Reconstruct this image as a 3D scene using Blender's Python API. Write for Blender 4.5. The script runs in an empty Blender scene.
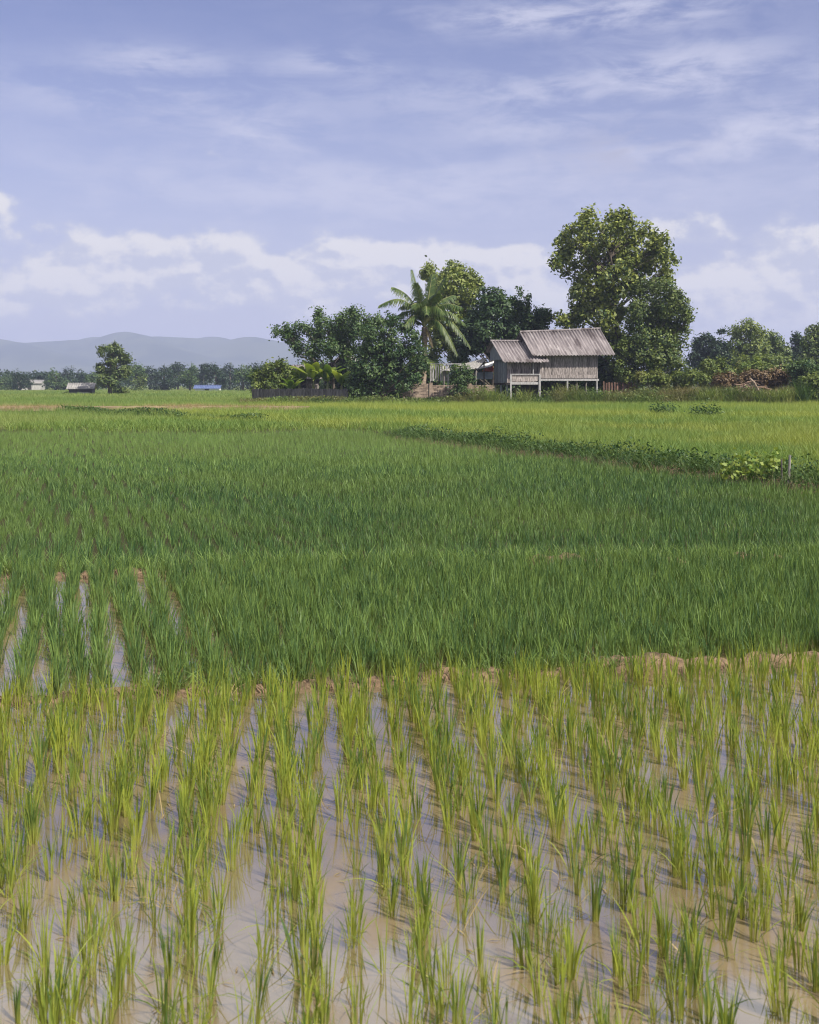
import bpy, math, random
import numpy as np
from mathutils import Vector

rnd = random.Random(7)
R = np.random.default_rng(11)
C = bpy.context.scene.collection
SC = bpy.context.scene
EYE = 2.2          # camera height above the paddy water, metres
F = 1100.0         # focal length in pixels of the 819 px wide frame
HZ = 384.0         # horizon row
SUN_AZ, SUN_EL = 132.0, 47.0   # degrees, clockwise from the view direction

def PX(px, D): return (px - 409.5) / F * D
def PZ(py, D): return EYE + (HZ - py) / F * D
def at(px, py, D): return (PX(px, D), D, PZ(py, D))
def ss(a, b, x):
    t = np.clip((np.asarray(x, float) - a) / (b - a), 0, 1)
    return t * t * (3 - 2 * t)

# ------------------------------------------------------------------ land
B1 = ((-2.83, 7.6), (3.1, 8.8))        # bund nearest the camera
def bund1_y(x): return 8.17 + 0.19 * np.asarray(x, float) - 0.004 * np.asarray(x, float) ** 2
def bund2_y(x): return 13.0 + 0.10 * np.asarray(x, float)
def diag_y(x):                          # diagonal weedy bund
    x = np.asarray(x, float)
    return np.minimum(43.5 - 2.55 * x, 48.0 + .9 * np.sin(x * .41 + 2.2) + .5 * np.sin(x * 1.13) + .05 * (x + 2))
def G(x, y):
    x = np.asarray(x, float); y = np.asarray(y, float)
    z = np.where(y < bund2_y(x), -0.10, 0.0)
    z = z + 0.60 * ss(42, 86, y)
    d = (y - diag_y(x)) / 2.57          # metres past the diagonal bund
    z = z + 0.12 * ss(-0.2, 0.6, d) * (1 - ss(60, 84, y))
    z = z + 0.75 * (1 - ss(0.3, 2.2, y))
    z = z + 0.06 * np.sin(x * .23 + 1.3) * np.sin(y * .17) * ss(60, 110, y)
    return z

# ------------------------------------------------------------------ helpers
def tag(o, label=None, cat=None, group=None, kind=None):
    if label: o['label'] = label
    if cat: o['category'] = cat
    if group: o['group'] = group
    if kind: o['kind'] = kind
    return o
def empty(name, loc, rz=0.0):
    o = bpy.data.objects.new(name, None); C.objects.link(o)
    o.location = loc; o.rotation_euler = (0, 0, rz); o.empty_display_size = .3
    return o
def link(name, me, mat, parent=None, loc=None):
    if mat is not None and not me.materials: me.materials.append(mat)
    o = bpy.data.objects.new(name, me); C.objects.link(o)
    if parent is not None: o.parent = parent
    if loc is not None: o.location = loc
    return o
def npmesh(name, v, q, tint=None, along=None, smooth=False):
    v = np.asarray(v, np.float32); q = np.asarray(q, np.int32)
    me = bpy.data.meshes.new(name)
    k = q.shape[1]
    me.vertices.add(len(v)); me.vertices.foreach_set('co', v.ravel())
    me.loops.add(q.size); me.loops.foreach_set('vertex_index', q.ravel())
    me.polygons.add(len(q))
    me.polygons.foreach_set('loop_start', np.arange(0, q.size, k, dtype=np.int32))
    me.polygons.foreach_set('loop_total', np.full(len(q), k, np.int32))
    if smooth: me.polygons.foreach_set('use_smooth', np.ones(len(q), bool))
    for nm, a in (('tint', tint), ('along', along)):
        if a is not None:
            at_ = me.attributes.new(nm, 'FLOAT', 'POINT')
            at_.data.foreach_set('value', np.asarray(a, np.float32).ravel())
    me.update(calc_edges=True); me.validate()
    return me
class MB:
    """collects boxes and tubes, then makes ONE mesh"""
    def __init__(s): s.v = []; s.f = []; s.t = []
    def add(s, vs, fs, t=None):
        n = len(s.v); s.v += [tuple(p) for p in vs]; s.f += [tuple(i + n for i in f) for f in fs]
        s.t += [rnd.random() if t is None else t] * len(vs); return s
    def box(s, a, b, t=None, taper=None):
        (x0, y0, z0), (x1, y1, z1) = a, b
        vs = [(x0, y0, z0), (x1, y0, z0), (x1, y1, z0), (x0, y1, z0), (x0, y0, z1), (x1, y0, z1), (x1, y1, z1), (x0, y1, z1)]
        return s.add(vs, [(0, 3, 2, 1), (4, 5, 6, 7), (0, 1, 5, 4), (1, 2, 6, 5), (2, 3, 7, 6), (3, 0, 4, 7)], t)
    def hexa(s, lo, hi, t=None):        # four bottom and four top corners
        return s.add(list(lo) + list(hi), [(0, 3, 2, 1), (4, 5, 6, 7), (0, 1, 5, 4), (1, 2, 6, 5), (2, 3, 7, 6), (3, 0, 4, 7)], t)
    def tube(s, pts, rad, n=7, t=None):
        pts = [Vector(p) for p in pts]; vs = []; fs = []
        for i, p in enumerate(pts):
            d = (pts[min(i + 1, len(pts) - 1)] - pts[max(i - 1, 0)]).normalized()
            a = d.cross(Vector((0, 0, 1)) if abs(d.z) < .92 else Vector((1, 0, 0))).normalized(); b = d.cross(a)
            r = rad[i] if hasattr(rad, '__len__') else rad
            for k in range(n):
                g = 2 * math.pi * k / n
                vs.append(p + (a * math.cos(g) + b * math.sin(g)) * r)
        for i in range(len(pts) - 1):
            for k in range(n):
                fs.append((i * n + k, i * n + (k + 1) % n, (i + 1) * n + (k + 1) % n, (i + 1) * n + k))
        fs.append(tuple(range(n))[::-1]); fs.append(tuple(range((len(pts) - 1) * n, len(pts) * n)))
        return s.add(vs, fs, t)
    def mesh(s, name, smooth=False):
        me = bpy.data.meshes.new(name); me.from_pydata(s.v, [], s.f); me.update()
        a = me.attributes.new('tint', 'FLOAT', 'POINT'); a.data.foreach_set('value', np.array(s.t, np.float32))
        if smooth:
            for p in me.polygons: p.use_smooth = True
        return me
    def build(s, name, mat, parent=None, smooth=False, loc=None): return link(name, s.mesh(name, smooth), mat, parent, loc)

# ------------------------------------------------------------------ materials
def new_mat(name):
    m = bpy.data.materials.new(name); m.use_nodes = True
    nt = m.node_tree; nt.nodes.clear()
    return m, nt, nt.nodes.new('ShaderNodeOutputMaterial')
def N(nt, kind, **kw):
    n = nt.nodes.new(kind)
    for k, v in kw.items(): setattr(n, k, v)
    return n
def L_(nt, a, b): nt.links.new(a, b)
def mixcol(nt, fac, a, b, blend='MIX'):
    n = N(nt, 'ShaderNodeMix', data_type='RGBA', blend_type=blend)
    for sock, v in ((n.inputs[0], fac), (n.inputs[6], a), (n.inputs[7], b)):
        if hasattr(v, 'is_output'): L_(nt, v, sock)
        else: sock.default_value = (*v, 1) if hasattr(v, '__len__') else v
    return n.outputs[2]
def attr(nt, name): return N(nt, 'ShaderNodeAttribute', attribute_name=name).outputs['Fac']
def noise(nt, scale, detail=4, rough=.55, coord='Object', stretch=None, dist=0):
    tc = N(nt, 'ShaderNodeTexCoord'); src = tc.outputs[coord]
    if stretch:
        mp = N(nt, 'ShaderNodeMapping'); mp.inputs['Scale'].default_value = stretch
        L_(nt, src, mp.inputs[0]); src = mp.outputs[0]
    n = N(nt, 'ShaderNodeTexNoise'); n.inputs['Scale'].default_value = scale
    n.inputs['Detail'].default_value = detail; n.inputs['Roughness'].default_value = rough; n.inputs['Distortion'].default_value = dist
    L_(nt, src, n.inputs['Vector']); return n.outputs['Fac']
def rng_map(nt, v, a, b, c=0.0, d=1.0, smooth=True):
    n = N(nt, 'ShaderNodeMapRange', interpolation_type='SMOOTHSTEP' if smooth else 'LINEAR')
    n.inputs[1].default_value = a; n.inputs[2].default_value = b; n.inputs[3].default_value = c; n.inputs[4].default_value = d
    L_(nt, v, n.inputs[0]); return n.outputs[0]
def leaf_mat(name, ca, cb, cbase=None, trans=.3, rough=.5, spec=.3, patch=None):
    """ca..cb by each leaf's own random tint; cbase is the colour of the sheath at a blade's foot"""
    m, nt, out = new_mat(name)
    col = mixcol(nt, attr(nt, 'tint'), ca, cb)
    if patch:
        col = mixcol(nt, rng_map(nt, noise(nt, patch[0], 3), .42, .62), col, mixcol(nt, .6, col, patch[1]))
    if cbase:
        col = mixcol(nt, rng_map(nt, attr(nt, 'along'), .0, .7), cbase, col)
    p = N(nt, 'ShaderNodeBsdfPrincipled'); L_(nt, col, p.inputs['Base Color'])
    p.inputs['Roughness'].default_value = rough; p.inputs['Specular IOR Level'].default_value = spec
    t = N(nt, 'ShaderNodeBsdfTranslucent')
    L_(nt, mixcol(nt, 1.0, col, (1.25, 1.25, .55), 'MULTIPLY'), t.inputs['Color'])
    mx = N(nt, 'ShaderNodeMixShader'); mx.inputs[0].default_value = trans
    L_(nt, p.outputs[0], mx.inputs[1]); L_(nt, t.outputs[0], mx.inputs[2]); L_(nt, mx.outputs[0], out.inputs[0])
    return m
def solid_mat(name, ca, cb, scale=3, stretch=None, rough=.85, bump=0.0, tint=False, spec=.25, lo=.35, hi=.65, metal=0):
    m, nt, out = new_mat(name)
    nz = noise(nt, scale, 6, .6, stretch=stretch)
    col = mixcol(nt, rng_map(nt, nz, lo, hi), ca, cb)
    if tint:
        k = rng_map(nt, attr(nt, 'tint'), 0, 1, .62, 1.3, False)
        vm = N(nt, 'ShaderNodeVectorMath', operation='SCALE'); L_(nt, col, vm.inputs[0]); L_(nt, k, vm.inputs[3]); col = vm.outputs[0]
    p = N(nt, 'ShaderNodeBsdfPrincipled'); L_(nt, col, p.inputs['Base Color'])
    p.inputs['Roughness'].default_value = rough; p.inputs['Specular IOR Level'].default_value = spec; p.inputs['Metallic'].default_value = metal
    if bump:
        b = N(nt, 'ShaderNodeBump'); b.inputs['Strength'].default_value = bump; b.inputs['Distance'].default_value = .05
        L_(nt, nz, b.inputs['Height']); L_(nt, b.outputs[0], p.inputs['Normal'])
    L_(nt, p.outputs[0], out.inputs[0]); return m

M = {}
M['rice_front'] = leaf_mat('young_rice', (.075, .140, .036), (.310, .355, .052), cbase=(.29, .30, .060), trans=.40, rough=.45)
M['rice_mid'] = leaf_mat('middle_rice', (.046, .100, .036), (.185, .275, .068), cbase=(.16, .19, .05), trans=.30, rough=.5)
M['rice_dark'] = leaf_mat('dense_rice', (.043, .098, .037), (.205, .310, .080), trans=.30, rough=.5, patch=(.16, (.15, .22, .055)))
M['rice_light'] = leaf_mat('ripening_rice', (.105, .200, .045), (.255, .330, .075), trans=.36, rough=.55, patch=(.09, (.36, .38, .08)))
M['grass_far'] = leaf_mat('field_grass', (.105, .195, .048), (.245, .310, .080), trans=.33, rough=.6, patch=(.05, (.28, .32, .10)))
M['straw'] = leaf_mat('dry_straw', (.20, .15, .07), (.36, .28, .14), trans=.15, rough=.7)
M['weed'] = leaf_mat('weed_leaf', (.028, .072, .022), (.110, .175, .038), trans=.25)
M['weed_light'] = leaf_mat('weed_leaf_pale', (.070, .125, .028), (.25, .30, .07), trans=.3, patch=(.35, (.26, .22, .09)))
M['vine'] = leaf_mat('vine_leaf', (.10, .18, .03), (.32, .38, .09), trans=.35)
M['teak'] = leaf_mat('teak_leaf', (.042, .080, .024), (.310, .345, .075), trans=.25, spec=.4)
M['fine'] = leaf_mat('fine_leaf', (.034, .072, .022), (.205, .250, .060), trans=.22, spec=.4)
M['pale'] = leaf_mat('pale_leaf', (.060, .105, .028), (.270, .310, .080), trans=.25)
M['dark'] = leaf_mat('dark_leaf', (.022, .056, .022), (.085, .135, .040), trans=.2, spec=.4)
M['deep'] = leaf_mat('deep_leaf', (.026, .068, .026), (.130, .190, .055), trans=.2)
M['feather'] = leaf_mat('feathery_leaf', (.030, .072, .026), (.135, .195, .055), trans=.22)
M['banana'] = leaf_mat('banana_leaf', (.09, .17, .025), (.26, .32, .05), trans=.4, spec=.45, rough=.4)
M['frond'] = leaf_mat('palm_leaflet', (.030, .070, .022), (.150, .200, .050), trans=.25, spec=.4, rough=.4)
M['frond_dry'] = leaf_mat('dry_palm_leaflet', (.16, .12, .05), (.30, .24, .10), trans=.2)
M['far_leaf'] = leaf_mat('distant_leaf', (.014, .036, .022), (.052, .084, .034), trans=.2)
M['bank'] = leaf_mat('bank_grass', (.055, .095, .026), (.22, .25, .07), trans=.28, patch=(.3, (.24, .17, .08)))
M['yard'] = leaf_mat('yard_weed', (.035, .080, .022), (.20, .265, .060), trans=.28, patch=(.4, (.20, .17, .07)))
M['scrub'] = leaf_mat('scrub_leaf', (.060, .105, .028), (.22, .26, .06), trans=.28)
M['scrub_brown'] = leaf_mat('dry_scrub_leaf', (.08, .060, .032), (.24, .16, .085), trans=.2)
M['bark'] = solid_mat('bark', (.055, .044, .034), (.14, .115, .09), 6, (1, 1, .25), bump=.4)
M['palm_bark'] = solid_mat('palm_bark', (.18, .14, .10), (.40, .32, .24), 5, (1, 1, 4), bump=.4)
M['banana_stem'] = solid_mat('banana_stem', (.13, .15, .05), (.27, .27, .12), 6, (1, 1, .3))
M['twig'] = solid_mat('dead_wood', (.16, .10, .07), (.34, .24, .17), 5, tint=True)
M['soil'] = solid_mat('bund_soil', (.085, .058, .036), (.25, .17, .105), 11, bump=.9, lo=.3, hi=.7)
M['boards'] = solid_mat('weathered_boards', (.125, .108, .100), (.345, .305, .285), 5, (3, 3, .5), tint=True, bump=.2)
M['gable_boards'] = solid_mat('grey_blue_boards', (.20, .22, .26), (.31, .33, .37), 5, (3, 3, .5), tint=True)
M['white_wood'] = solid_mat('whitewashed_wood', (.25, .245, .24), (.40, .39, .385), 7, (2, 2, .6))
M['stake'] = solid_mat('grey_stake', (.17, .155, .14), (.30, .285, .26), 9, (2, 2, .5))
M['old_wood'] = solid_mat('old_posts', (.10, .088, .08), (.22, .20, .18), 6, (2, 2, .5), tint=True)
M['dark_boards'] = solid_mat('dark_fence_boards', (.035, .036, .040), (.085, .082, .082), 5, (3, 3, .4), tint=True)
M['brown_boards'] = solid_mat('brown_pickets', (.10, .06, .045), (.20, .12, .09), 5, (3, 3, .4), tint=True)
M['brick'] = solid_mat('rough_brickwork', (.20, .15, .115), (.36, .28, .215), 2.2, tint=True, bump=.4)
M['zinc'] = solid_mat('zinc_sheet', (.33, .32, .30), (.52, .50, .47), 2.5, (3, .4, 1), rough=.5, tint=True)
M['zinc_dark'] = solid_mat('rusted_sheet', (.10, .085, .08), (.30, .27, .26), 3, (4, .4, 1), rough=.6)
M['white_sheet'] = solid_mat('white_sheeting', (.62, .61, .60), (.78, .77, .75), 2)
M['red_sheet'] = solid_mat('red_sheeting', (.38, .075, .045), (.50, .12, .07), 2)
M['blue_sheet'] = solid_mat('pale_blue_sheeting', (.30, .36, .44), (.45, .50, .56), 2)
M['blue_roof'] = solid_mat('blue_roof_sheet', (.07, .10, .22), (.11, .15, .29), 2, rough=.5)
M['white_wall'] = solid_mat('white_plaster', (.60, .60, .60), (.78, .78, .77), .5)
M['under'] = solid_mat('dark_timber', (.03, .026, .024), (.06, .052, .046), 4)
def roof_mat():
    m, nt, out = new_mat('corrugated_cement')
    big = noise(nt, .9, 6, .65, stretch=(1.0, .35, .35)); streak = noise(nt, 3.2, 5, .6, stretch=(2.2, .16, .16)); fine = noise(nt, 14, 4)
    col = mixcol(nt, rng_map(nt, streak, .30, .70), (.125, .108, .112), (.31, .275, .275))
    col = mixcol(nt, rng_map(nt, big, .53, .62), col, (.085, .068, .070))
    col = mixcol(nt, rng_map(nt, big, .30, .44, 1, 0), col, (.40, .365, .36))
    col = mixcol(nt, rng_map(nt, fine, .3, .8, 0, .35), col, (.24, .22, .21))
    p = N(nt, 'ShaderNodeBsdfPrincipled'); L_(nt, col, p.inputs['Base Color']); p.inputs['Roughness'].default_value = .85
    p.inputs['Specular IOR Level'].default_value = .2
    L_(nt, p.outputs[0], out.inputs[0]); return m
M['roof'] = roof_mat()
def ground_mat():
    m, nt, out = new_mat('field_ground')
    a = noise(nt, .06, 5, .6); b = noise(nt, .9, 5, .65); c = noise(nt, .012, 4, .55, stretch=(.4, 2.2, 1))
    green = mixcol(nt, rng_map(nt, a, .35, .65), (.075, .115, .022), (.16, .185, .038))
    green = mixcol(nt, rng_map(nt, c, .46, .60), green, (.11, .15, .032))
    green = mixcol(nt, rng_map(nt, b, .55, .72, 0, .6), green, (.15, .12, .05))
    mud = mixcol(nt, b, (.030, .032, .014), (.065, .060, .028))
    geo = N(nt, 'ShaderNodeNewGeometry'); sp = N(nt, 'ShaderNodeSeparateXYZ'); L_(nt, geo.outputs['Position'], sp.inputs[0])
    col = mixcol(nt, rng_map(nt, sp.outputs[1], 45, 60), mud, green)
    p = N(nt, 'ShaderNodeBsdfPrincipled'); L_(nt, col, p.inputs['Base Color']); p.inputs['Roughness'].default_value = .95
    p.inputs['Specular IOR Level'].default_value = .1
    bp = N(nt, 'ShaderNodeBump'); bp.inputs['Strength'].default_value = .6; bp.inputs['Distance'].default_value = .1
    L_(nt, b, bp.inputs['Height']); L_(nt, bp.outputs[0], p.inputs['Normal'])
    L_(nt, p.outputs[0], out.inputs[0]); return m
M['ground'] = ground_mat()
def water_mat():
    m, nt, out = new_mat('muddy_water')
    a = noise(nt, .8, 4, .5); b = noise(nt, 5, 4, .6); c = noise(nt, 1.5, 5, .6, stretch=(1.5, .7, 1))
    col = mixcol(nt, rng_map(nt, a, .3, .7), (.125, .092, .050), (.175, .133, .078))
    col = mixcol(nt, rng_map(nt, b, .55, .75, 0, .4), col, (.11, .078, .042))
    w = noise(nt, 7, 2, .5, stretch=(1, .6, 1))
    bp = N(nt, 'ShaderNodeBump'); bp.inputs['Strength'].default_value = .05; bp.inputs['Distance'].default_value = .02
    L_(nt, w, bp.inputs['Height'])
    sh = []
    for ior, k in ((2.6, 1.0), (1.5, 1.3)):      # glossy water, and duller brown silt patches that also paint in tan tuft reflections
        p = N(nt, 'ShaderNodeBsdfPrincipled'); vm = N(nt, 'ShaderNodeVectorMath', operation='SCALE'); L_(nt, col, vm.inputs[0]); vm.inputs[3].default_value = k
        L_(nt, vm.outputs[0], p.inputs['Base Color']); p.inputs['Roughness'].default_value = .035 if k == 1 else .12
        p.inputs['IOR'].default_value = ior; p.inputs['Specular IOR Level'].default_value = 1.0; L_(nt, bp.outputs[0], p.inputs['Normal']); sh.append(p)
    mx = N(nt, 'ShaderNodeMixShader'); L_(nt, rng_map(nt, c, .45, .61, 0, .9), mx.inputs[0]); L_(nt, sh[0].outputs[0], mx.inputs[1]); L_(nt, sh[1].outputs[0], mx.inputs[2])
    L_(nt, mx.outputs[0], out.inputs[0]); return m
M['water'] = water_mat()
M['hill'] = solid_mat('hill_forest', (.030, .050, .030), (.075, .095, .050), .006, lo=.4, hi=.6)

# ------------------------------------------------------------------ mass geometry
def blades(base, Lh, w, az, lean, curve, S, tint, facing=None):
    n = len(base); t = np.linspace(0, 1, S + 1)
    out = np.stack([np.cos(az), np.sin(az), np.zeros(n)], 1)
    fa = az + math.pi / 2 if facing is None else facing
    side = np.stack([np.cos(fa), np.sin(fa), np.zeros(n)], 1)
    r = Lh[:, None] * (lean[:, None] * t + curve[:, None] * t ** 2.3)
    z = Lh[:, None] * (t - .30 * curve[:, None] * t ** 3 - .35 * lean[:, None] ** 2 * t)
    c = base[:, None, :] + out[:, None, :] * r[..., None]; c[..., 2] += z
    wt = w[:, None] * np.clip((.55 + 1.2 * t) * (1 - t ** 2.2), .04, 1.0)
    v = np.stack([c - side[:, None, :] * wt[..., None] * .5, c + side[:, None, :] * wt[..., None] * .5], 2)   # n,S+1,2,3
    idx = np.arange(n * (S + 1) * 2).reshape(n, S + 1, 2)
    q = np.stack([idx[:, :-1, 0], idx[:, :-1, 1], idx[:, 1:, 1], idx[:, 1:, 0]], -1).reshape(-1, 4)
    return v.reshape(-1, 3), q, np.repeat(tint, (S + 1) * 2), np.tile(np.repeat(t, 2), n)
def cat(parts):
    vs, qs, ts, als = [], [], [], []; n = 0
    for v, q, t, a in parts:
        vs.append(v); qs.append(q + n); ts.append(t); als.append(a); n += len(v)
    return np.concatenate(vs), np.concatenate(qs), np.concatenate(ts), np.concatenate(als)
def tufts(pos, nb, S, h, w, lean, curve, tint0, r0=.03, hv=.25):
    """nb blades at each of the positions; h, tint0 may vary by position"""
    n = len(pos); k = n * nb
    h = np.broadcast_to(np.asarray(h, float), (n,)); tint0 = np.broadcast_to(np.asarray(tint0, float), (n,))
    az = R.uniform(0, 2 * math.pi, k); b = np.repeat(np.asarray(pos, float), nb, 0)
    rr = r0 * np.sqrt(R.random(k)); b[:, 0] += rr * np.cos(az); b[:, 1] += rr * np.sin(az)
    Lh = np.repeat(h, nb) * R.uniform(1 - hv * 1.6, 1 + hv * .6, k)
    t = np.clip(np.repeat(tint0, nb) + R.normal(0, .2, k), 0, 1)
    return blades(b, Lh, w * R.uniform(.7, 1.25, k), az, np.abs(R.normal(lean, lean * .6, k)), np.abs(R.normal(curve, curve * .7, k)), S, t,
                  facing=R.uniform(0, math.pi, k))
def leaves(c, nrm, length, width, tint, droop=.3):
    n = len(c); nrm = nrm / np.maximum(np.linalg.norm(nrm, axis=1, keepdims=True), 1e-6)
    d = R.normal(size=(n, 3)); d[:, 2] -= droop
    d -= nrm * (d * nrm).sum(1, keepdims=True); d /= np.maximum(np.linalg.norm(d, axis=1, keepdims=True), 1e-6)
    s = np.cross(nrm, d)
    L = (length * R.uniform(.6, 1.25, n))[:, None]; W = (width * R.uniform(.7, 1.2, n))[:, None]
    v = np.stack([c - d * L * .5, c + s * W * .5 + d * L * .05 + nrm * W * .10, c + d * L * .5 - nrm * L * .10, c - s * W * .5 + d * L * .05 + nrm * W * .10], 1)
    q = np.arange(n * 4).reshape(n, 4)
    return v.reshape(-1, 3), q, np.repeat(tint, 4), np.ones(n * 4)
def crown(blobs, n, length, width, twig=9, spread=.55, inner=.45, up=.5, tint=(.45, .28), sq=1.0, droop=.3):
    """leaves gathered in twig-end tufts through each blob's volume"""
    b = np.array(blobs, float); wgt = b[:, 3] ** 2; wgt /= wgt.sum()
    nc = max(1, n // twig); pick = R.choice(len(b), nc, p=wgt)
    d = R.normal(size=(nc, 3)); d /= np.linalg.norm(d, axis=1, keepdims=True)
    rad = b[pick, 3] * (inner + (1 - inner) * R.random(nc) ** .6) * R.uniform(.85, 1.12, nc)
    off = d * rad[:, None]; off[:, 2] *= sq
    cc = b[pick, :3] + off
    ct = np.clip(R.normal(tint[0], tint[1] * .7, nc), 0, 1)
    c = np.repeat(cc, twig, 0) + R.normal(size=(nc * twig, 3)) * spread * length
    nr = np.repeat(d, twig, 0) * 1.0 + R.normal(size=(nc * twig, 3)) * .5; nr[:, 2] += up
    t = np.clip(np.repeat(ct, twig) + R.normal(0, tint[1] * .6, nc * twig), 0, 1)
    return leaves(c, nr, length, width, t, droop)
def mesh_of(name, parts, smooth=False):
    v, q, t, a = parts if isinstance(parts, tuple) else cat(parts)
    return npmesh(name, v, q, t, a, smooth)

def scatter(y0, y1, dens, keep=None, margin=1.14, extra=1.5, jitter=True):
    """random points over the visible wedge of land between two distances"""
    wmax = 409.5 / F * y1 * margin + extra
    n = int((y1 - y0) * 2 * wmax * dens)
    x = R.uniform(-wmax, wmax, n); y = R.uniform(y0, y1, n)
    k = np.abs(x) < 409.5 / F * y * margin + extra
    if keep is not None: k &= keep(x, y)
    return x[k], y[k]
def rows(y0, y1, sx, sy, heading, keep, jx=.03, jy=.05, margin=1.14, extra=.9):
    """planting rows running away from the camera, turned by heading"""
    ca, sa = math.cos(heading), math.sin(heading)
    us = np.arange(-34, 34, sx); vs = np.arange(-5, 75, sy)
    u, v = np.meshgrid(us, vs); u = u.ravel(); v = v.ravel()
    u = u + R.normal(0, jx, len(u)) + .05 * np.sin(v * .9 + np.floor(u / sx) * 1.7); v = v + R.normal(0, jy, len(v))
    x = u * ca - v * sa; y = u * sa + v * ca
    k = (y > y0) & (y < y1) & (np.abs(x) < 409.5 / F * y * margin + extra) & keep(x, y)
    return x[k], y[k]
def lowfreq(x, y, s, ph=0):
    return (np.sin(x * s + ph) + np.sin(y * s * 1.31 + ph * 2.1 + 1.7 * np.sin(x * s * .6)) + np.sin((x + y) * s * .77 + ph * .7)) / 3

# ------------------------------------------------------------------ ground sheet
def axis(lo, hi, fine_lo, fine_hi, step, grow=1.16):
    a = list(np.arange(fine_lo, fine_hi + 1e-6, step)); s = step
    while a[-1] < hi: s *= grow; a.append(a[-1] + s)
    s = step
    while a[0] > lo: s *= grow; a.insert(0, a[0] - s)
    return np.array(a)
gx = axis(-7000, 7000, -34, 34, .5); gy = axis(-60, 9000, -4, 96, .5)
XX, YY = np.meshgrid(gx, gy)
ZZ = G(XX, YY)
near = (YY > 14) & (YY < 130)
ZZ = ZZ + np.where(near, R.normal(0, .015, XX.shape), 0)
gv = np.stack([XX, YY, ZZ], -1).reshape(-1, 3)
ii = np.arange(len(gv)).reshape(XX.shape)
gq = np.stack([ii[:-1, :-1], ii[:-1, 1:], ii[1:, 1:], ii[1:, :-1]], -1).reshape(-1, 4)
tag(link('ground', npmesh('ground', gv, gq, smooth=True), M['ground']), 'wide flat farmland under the paddies reaching to the hills', 'ground', kind='structure')
# water: one sheet over the two nearest paddies, ending under the second bund
xs = np.linspace(-14, 14, 57); wv = []; wq = []
for i, x in enumerate(xs):
    for t in np.linspace(0, 1, 9): wv.append((x, 1.0 + t * (float(bund2_y(x)) - 1.0), 0.0))
for i in range(56):
    for j in range(8): wq.append((i * 9 + j, i * 9 + 9 + j, i * 9 + 10 + j, i * 9 + 1 + j))
tag(link('water', npmesh('water', wv, wq), M['water']), 'shallow muddy brown water standing in the front rice paddy', 'water', kind='structure')

def bund(name, fy, x0, x1, w, h, label, n=260, slope=0.0):
    vs, qs = [], []; K = 9
    for i in range(n + 1):
        x = x0 + (x1 - x0) * i / n; yc = float(fy(x)) + .05 * math.sin(x * 2.1) + .03 * math.sin(x * 5.3)
        hh = h * (.62 + .35 * math.sin(x * 3.7 + 1) * math.sin(x * 1.3) + .30 * math.sin(x * 9.1) * math.sin(x * 5.7)) * (1 + .9 * float(ss(.2, 1.2, x)))
        for k in range(K):
            s = -1 + 2 * k / (K - 1)
            z = hh * (1 - abs(s) ** 2.4) + rnd.uniform(-.018, .018) - .05 * (abs(s) > .98)
            vs.append((x + rnd.uniform(-.012, .012), yc + s * w * .5 * (1 + .2 * math.sin(x * 4)), z - .01))
    for i in range(n):
        for k in range(K - 1): qs.append((i * K + k, i * K + K + k, i * K + K + k + 1, i * K + k + 1))
    # crumbled clods along the crest
    nn = len(vs); cl = []
    return tag(link(name, npmesh(name, vs, qs), M['soil']), label, 'earth bund', kind='structure')
bund('earth_bund', bund1_y, -5.2, 5.6, .22, .065, 'low brown earth bund between the front paddy and the dense rice')
bund('earth_bund', bund2_y, -8, 8, .30, .09, 'earth bund of brown clods deeper in the rice, mostly hidden by stems')

# ------------------------------------------------------------------ rice
HEAD = math.radians(5.5); HEAD2 = math.radians(18.0)
fx, fy = rows(2.6, 9.0, .120, .128, HEAD, lambda x, y: (y < bund1_y(x) - .07 - .12 * ss(.2, 1.2, x)) & (R.random(len(x)) > .10), jx=.024, jy=.050)
thin = (fy > 5.6) | (R.random(len(fx)) > .06); fx, fy = fx[thin], fy[thin]
order = np.argsort(fy); fx, fy = fx[order], fy[order]
vis = (np.abs(fx) < 409.5 / F * fy + .10) & (fy > 3.45)
near_i = [i for i in range(len(fx)) if vis[i]][:300]
def clump_mesh(i_, nb):
    p = np.zeros((1, 3)); h = .240
    a = tufts(p, nb, 4, h, .0064, .050, .085, R.uniform(.0, 1.0), r0=.019, hv=.36)
    b = tufts(p, 1 + i_ % 3, 4, h * .75, .0062, .30, .42, R.uniform(.1, .7), r0=.022, hv=.3)
    return mesh_of('rice_clump', [a, b])
protos = [clump_mesh(i, [7, 11, 15, 8, 18, 6, 12, 22][i % 8]) for i in range(24)]
for i in near_i:
    o = link('rice_clump', protos[rnd.randrange(len(protos))], M['rice_front'])
    s = rnd.choice((.72, .85, .95, 1.0, 1.05, 1.15)) * rnd.uniform(.93, 1.07) * (.95 + .10 * float(ss(4.2, 7.0, fy[i])))
    o.location = (fx[i], fy[i], -.006); o.rotation_euler = (rnd.uniform(-.08, .08), rnd.uniform(-.08, .08), rnd.uniform(0, 6.28))
    o.scale = (s * rnd.uniform(.9, 1.2), s * rnd.uniform(.9, 1.2), s)
    tag(o, 'tuft of yellow green rice seedlings standing in the muddy front paddy', 'rice plant', 'rice tufts in the flooded front paddy')
rest = np.ones(len(fx), bool); rest[near_i] = False
pos = np.stack([fx[rest], fy[rest], np.full(rest.sum(), -.006)], 1)
tag(link('young_rice', mesh_of('young_rice', [tufts(pos, 12, 3, R.uniform(.19, .30, len(pos)), .0076, .075, .10, R.uniform(.0, 1.0, len(pos)), r0=.022),
    ]), M['rice_front']),
    'many young rice tufts towards the back of the flooded paddy', 'rice', kind='stuff')
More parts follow.
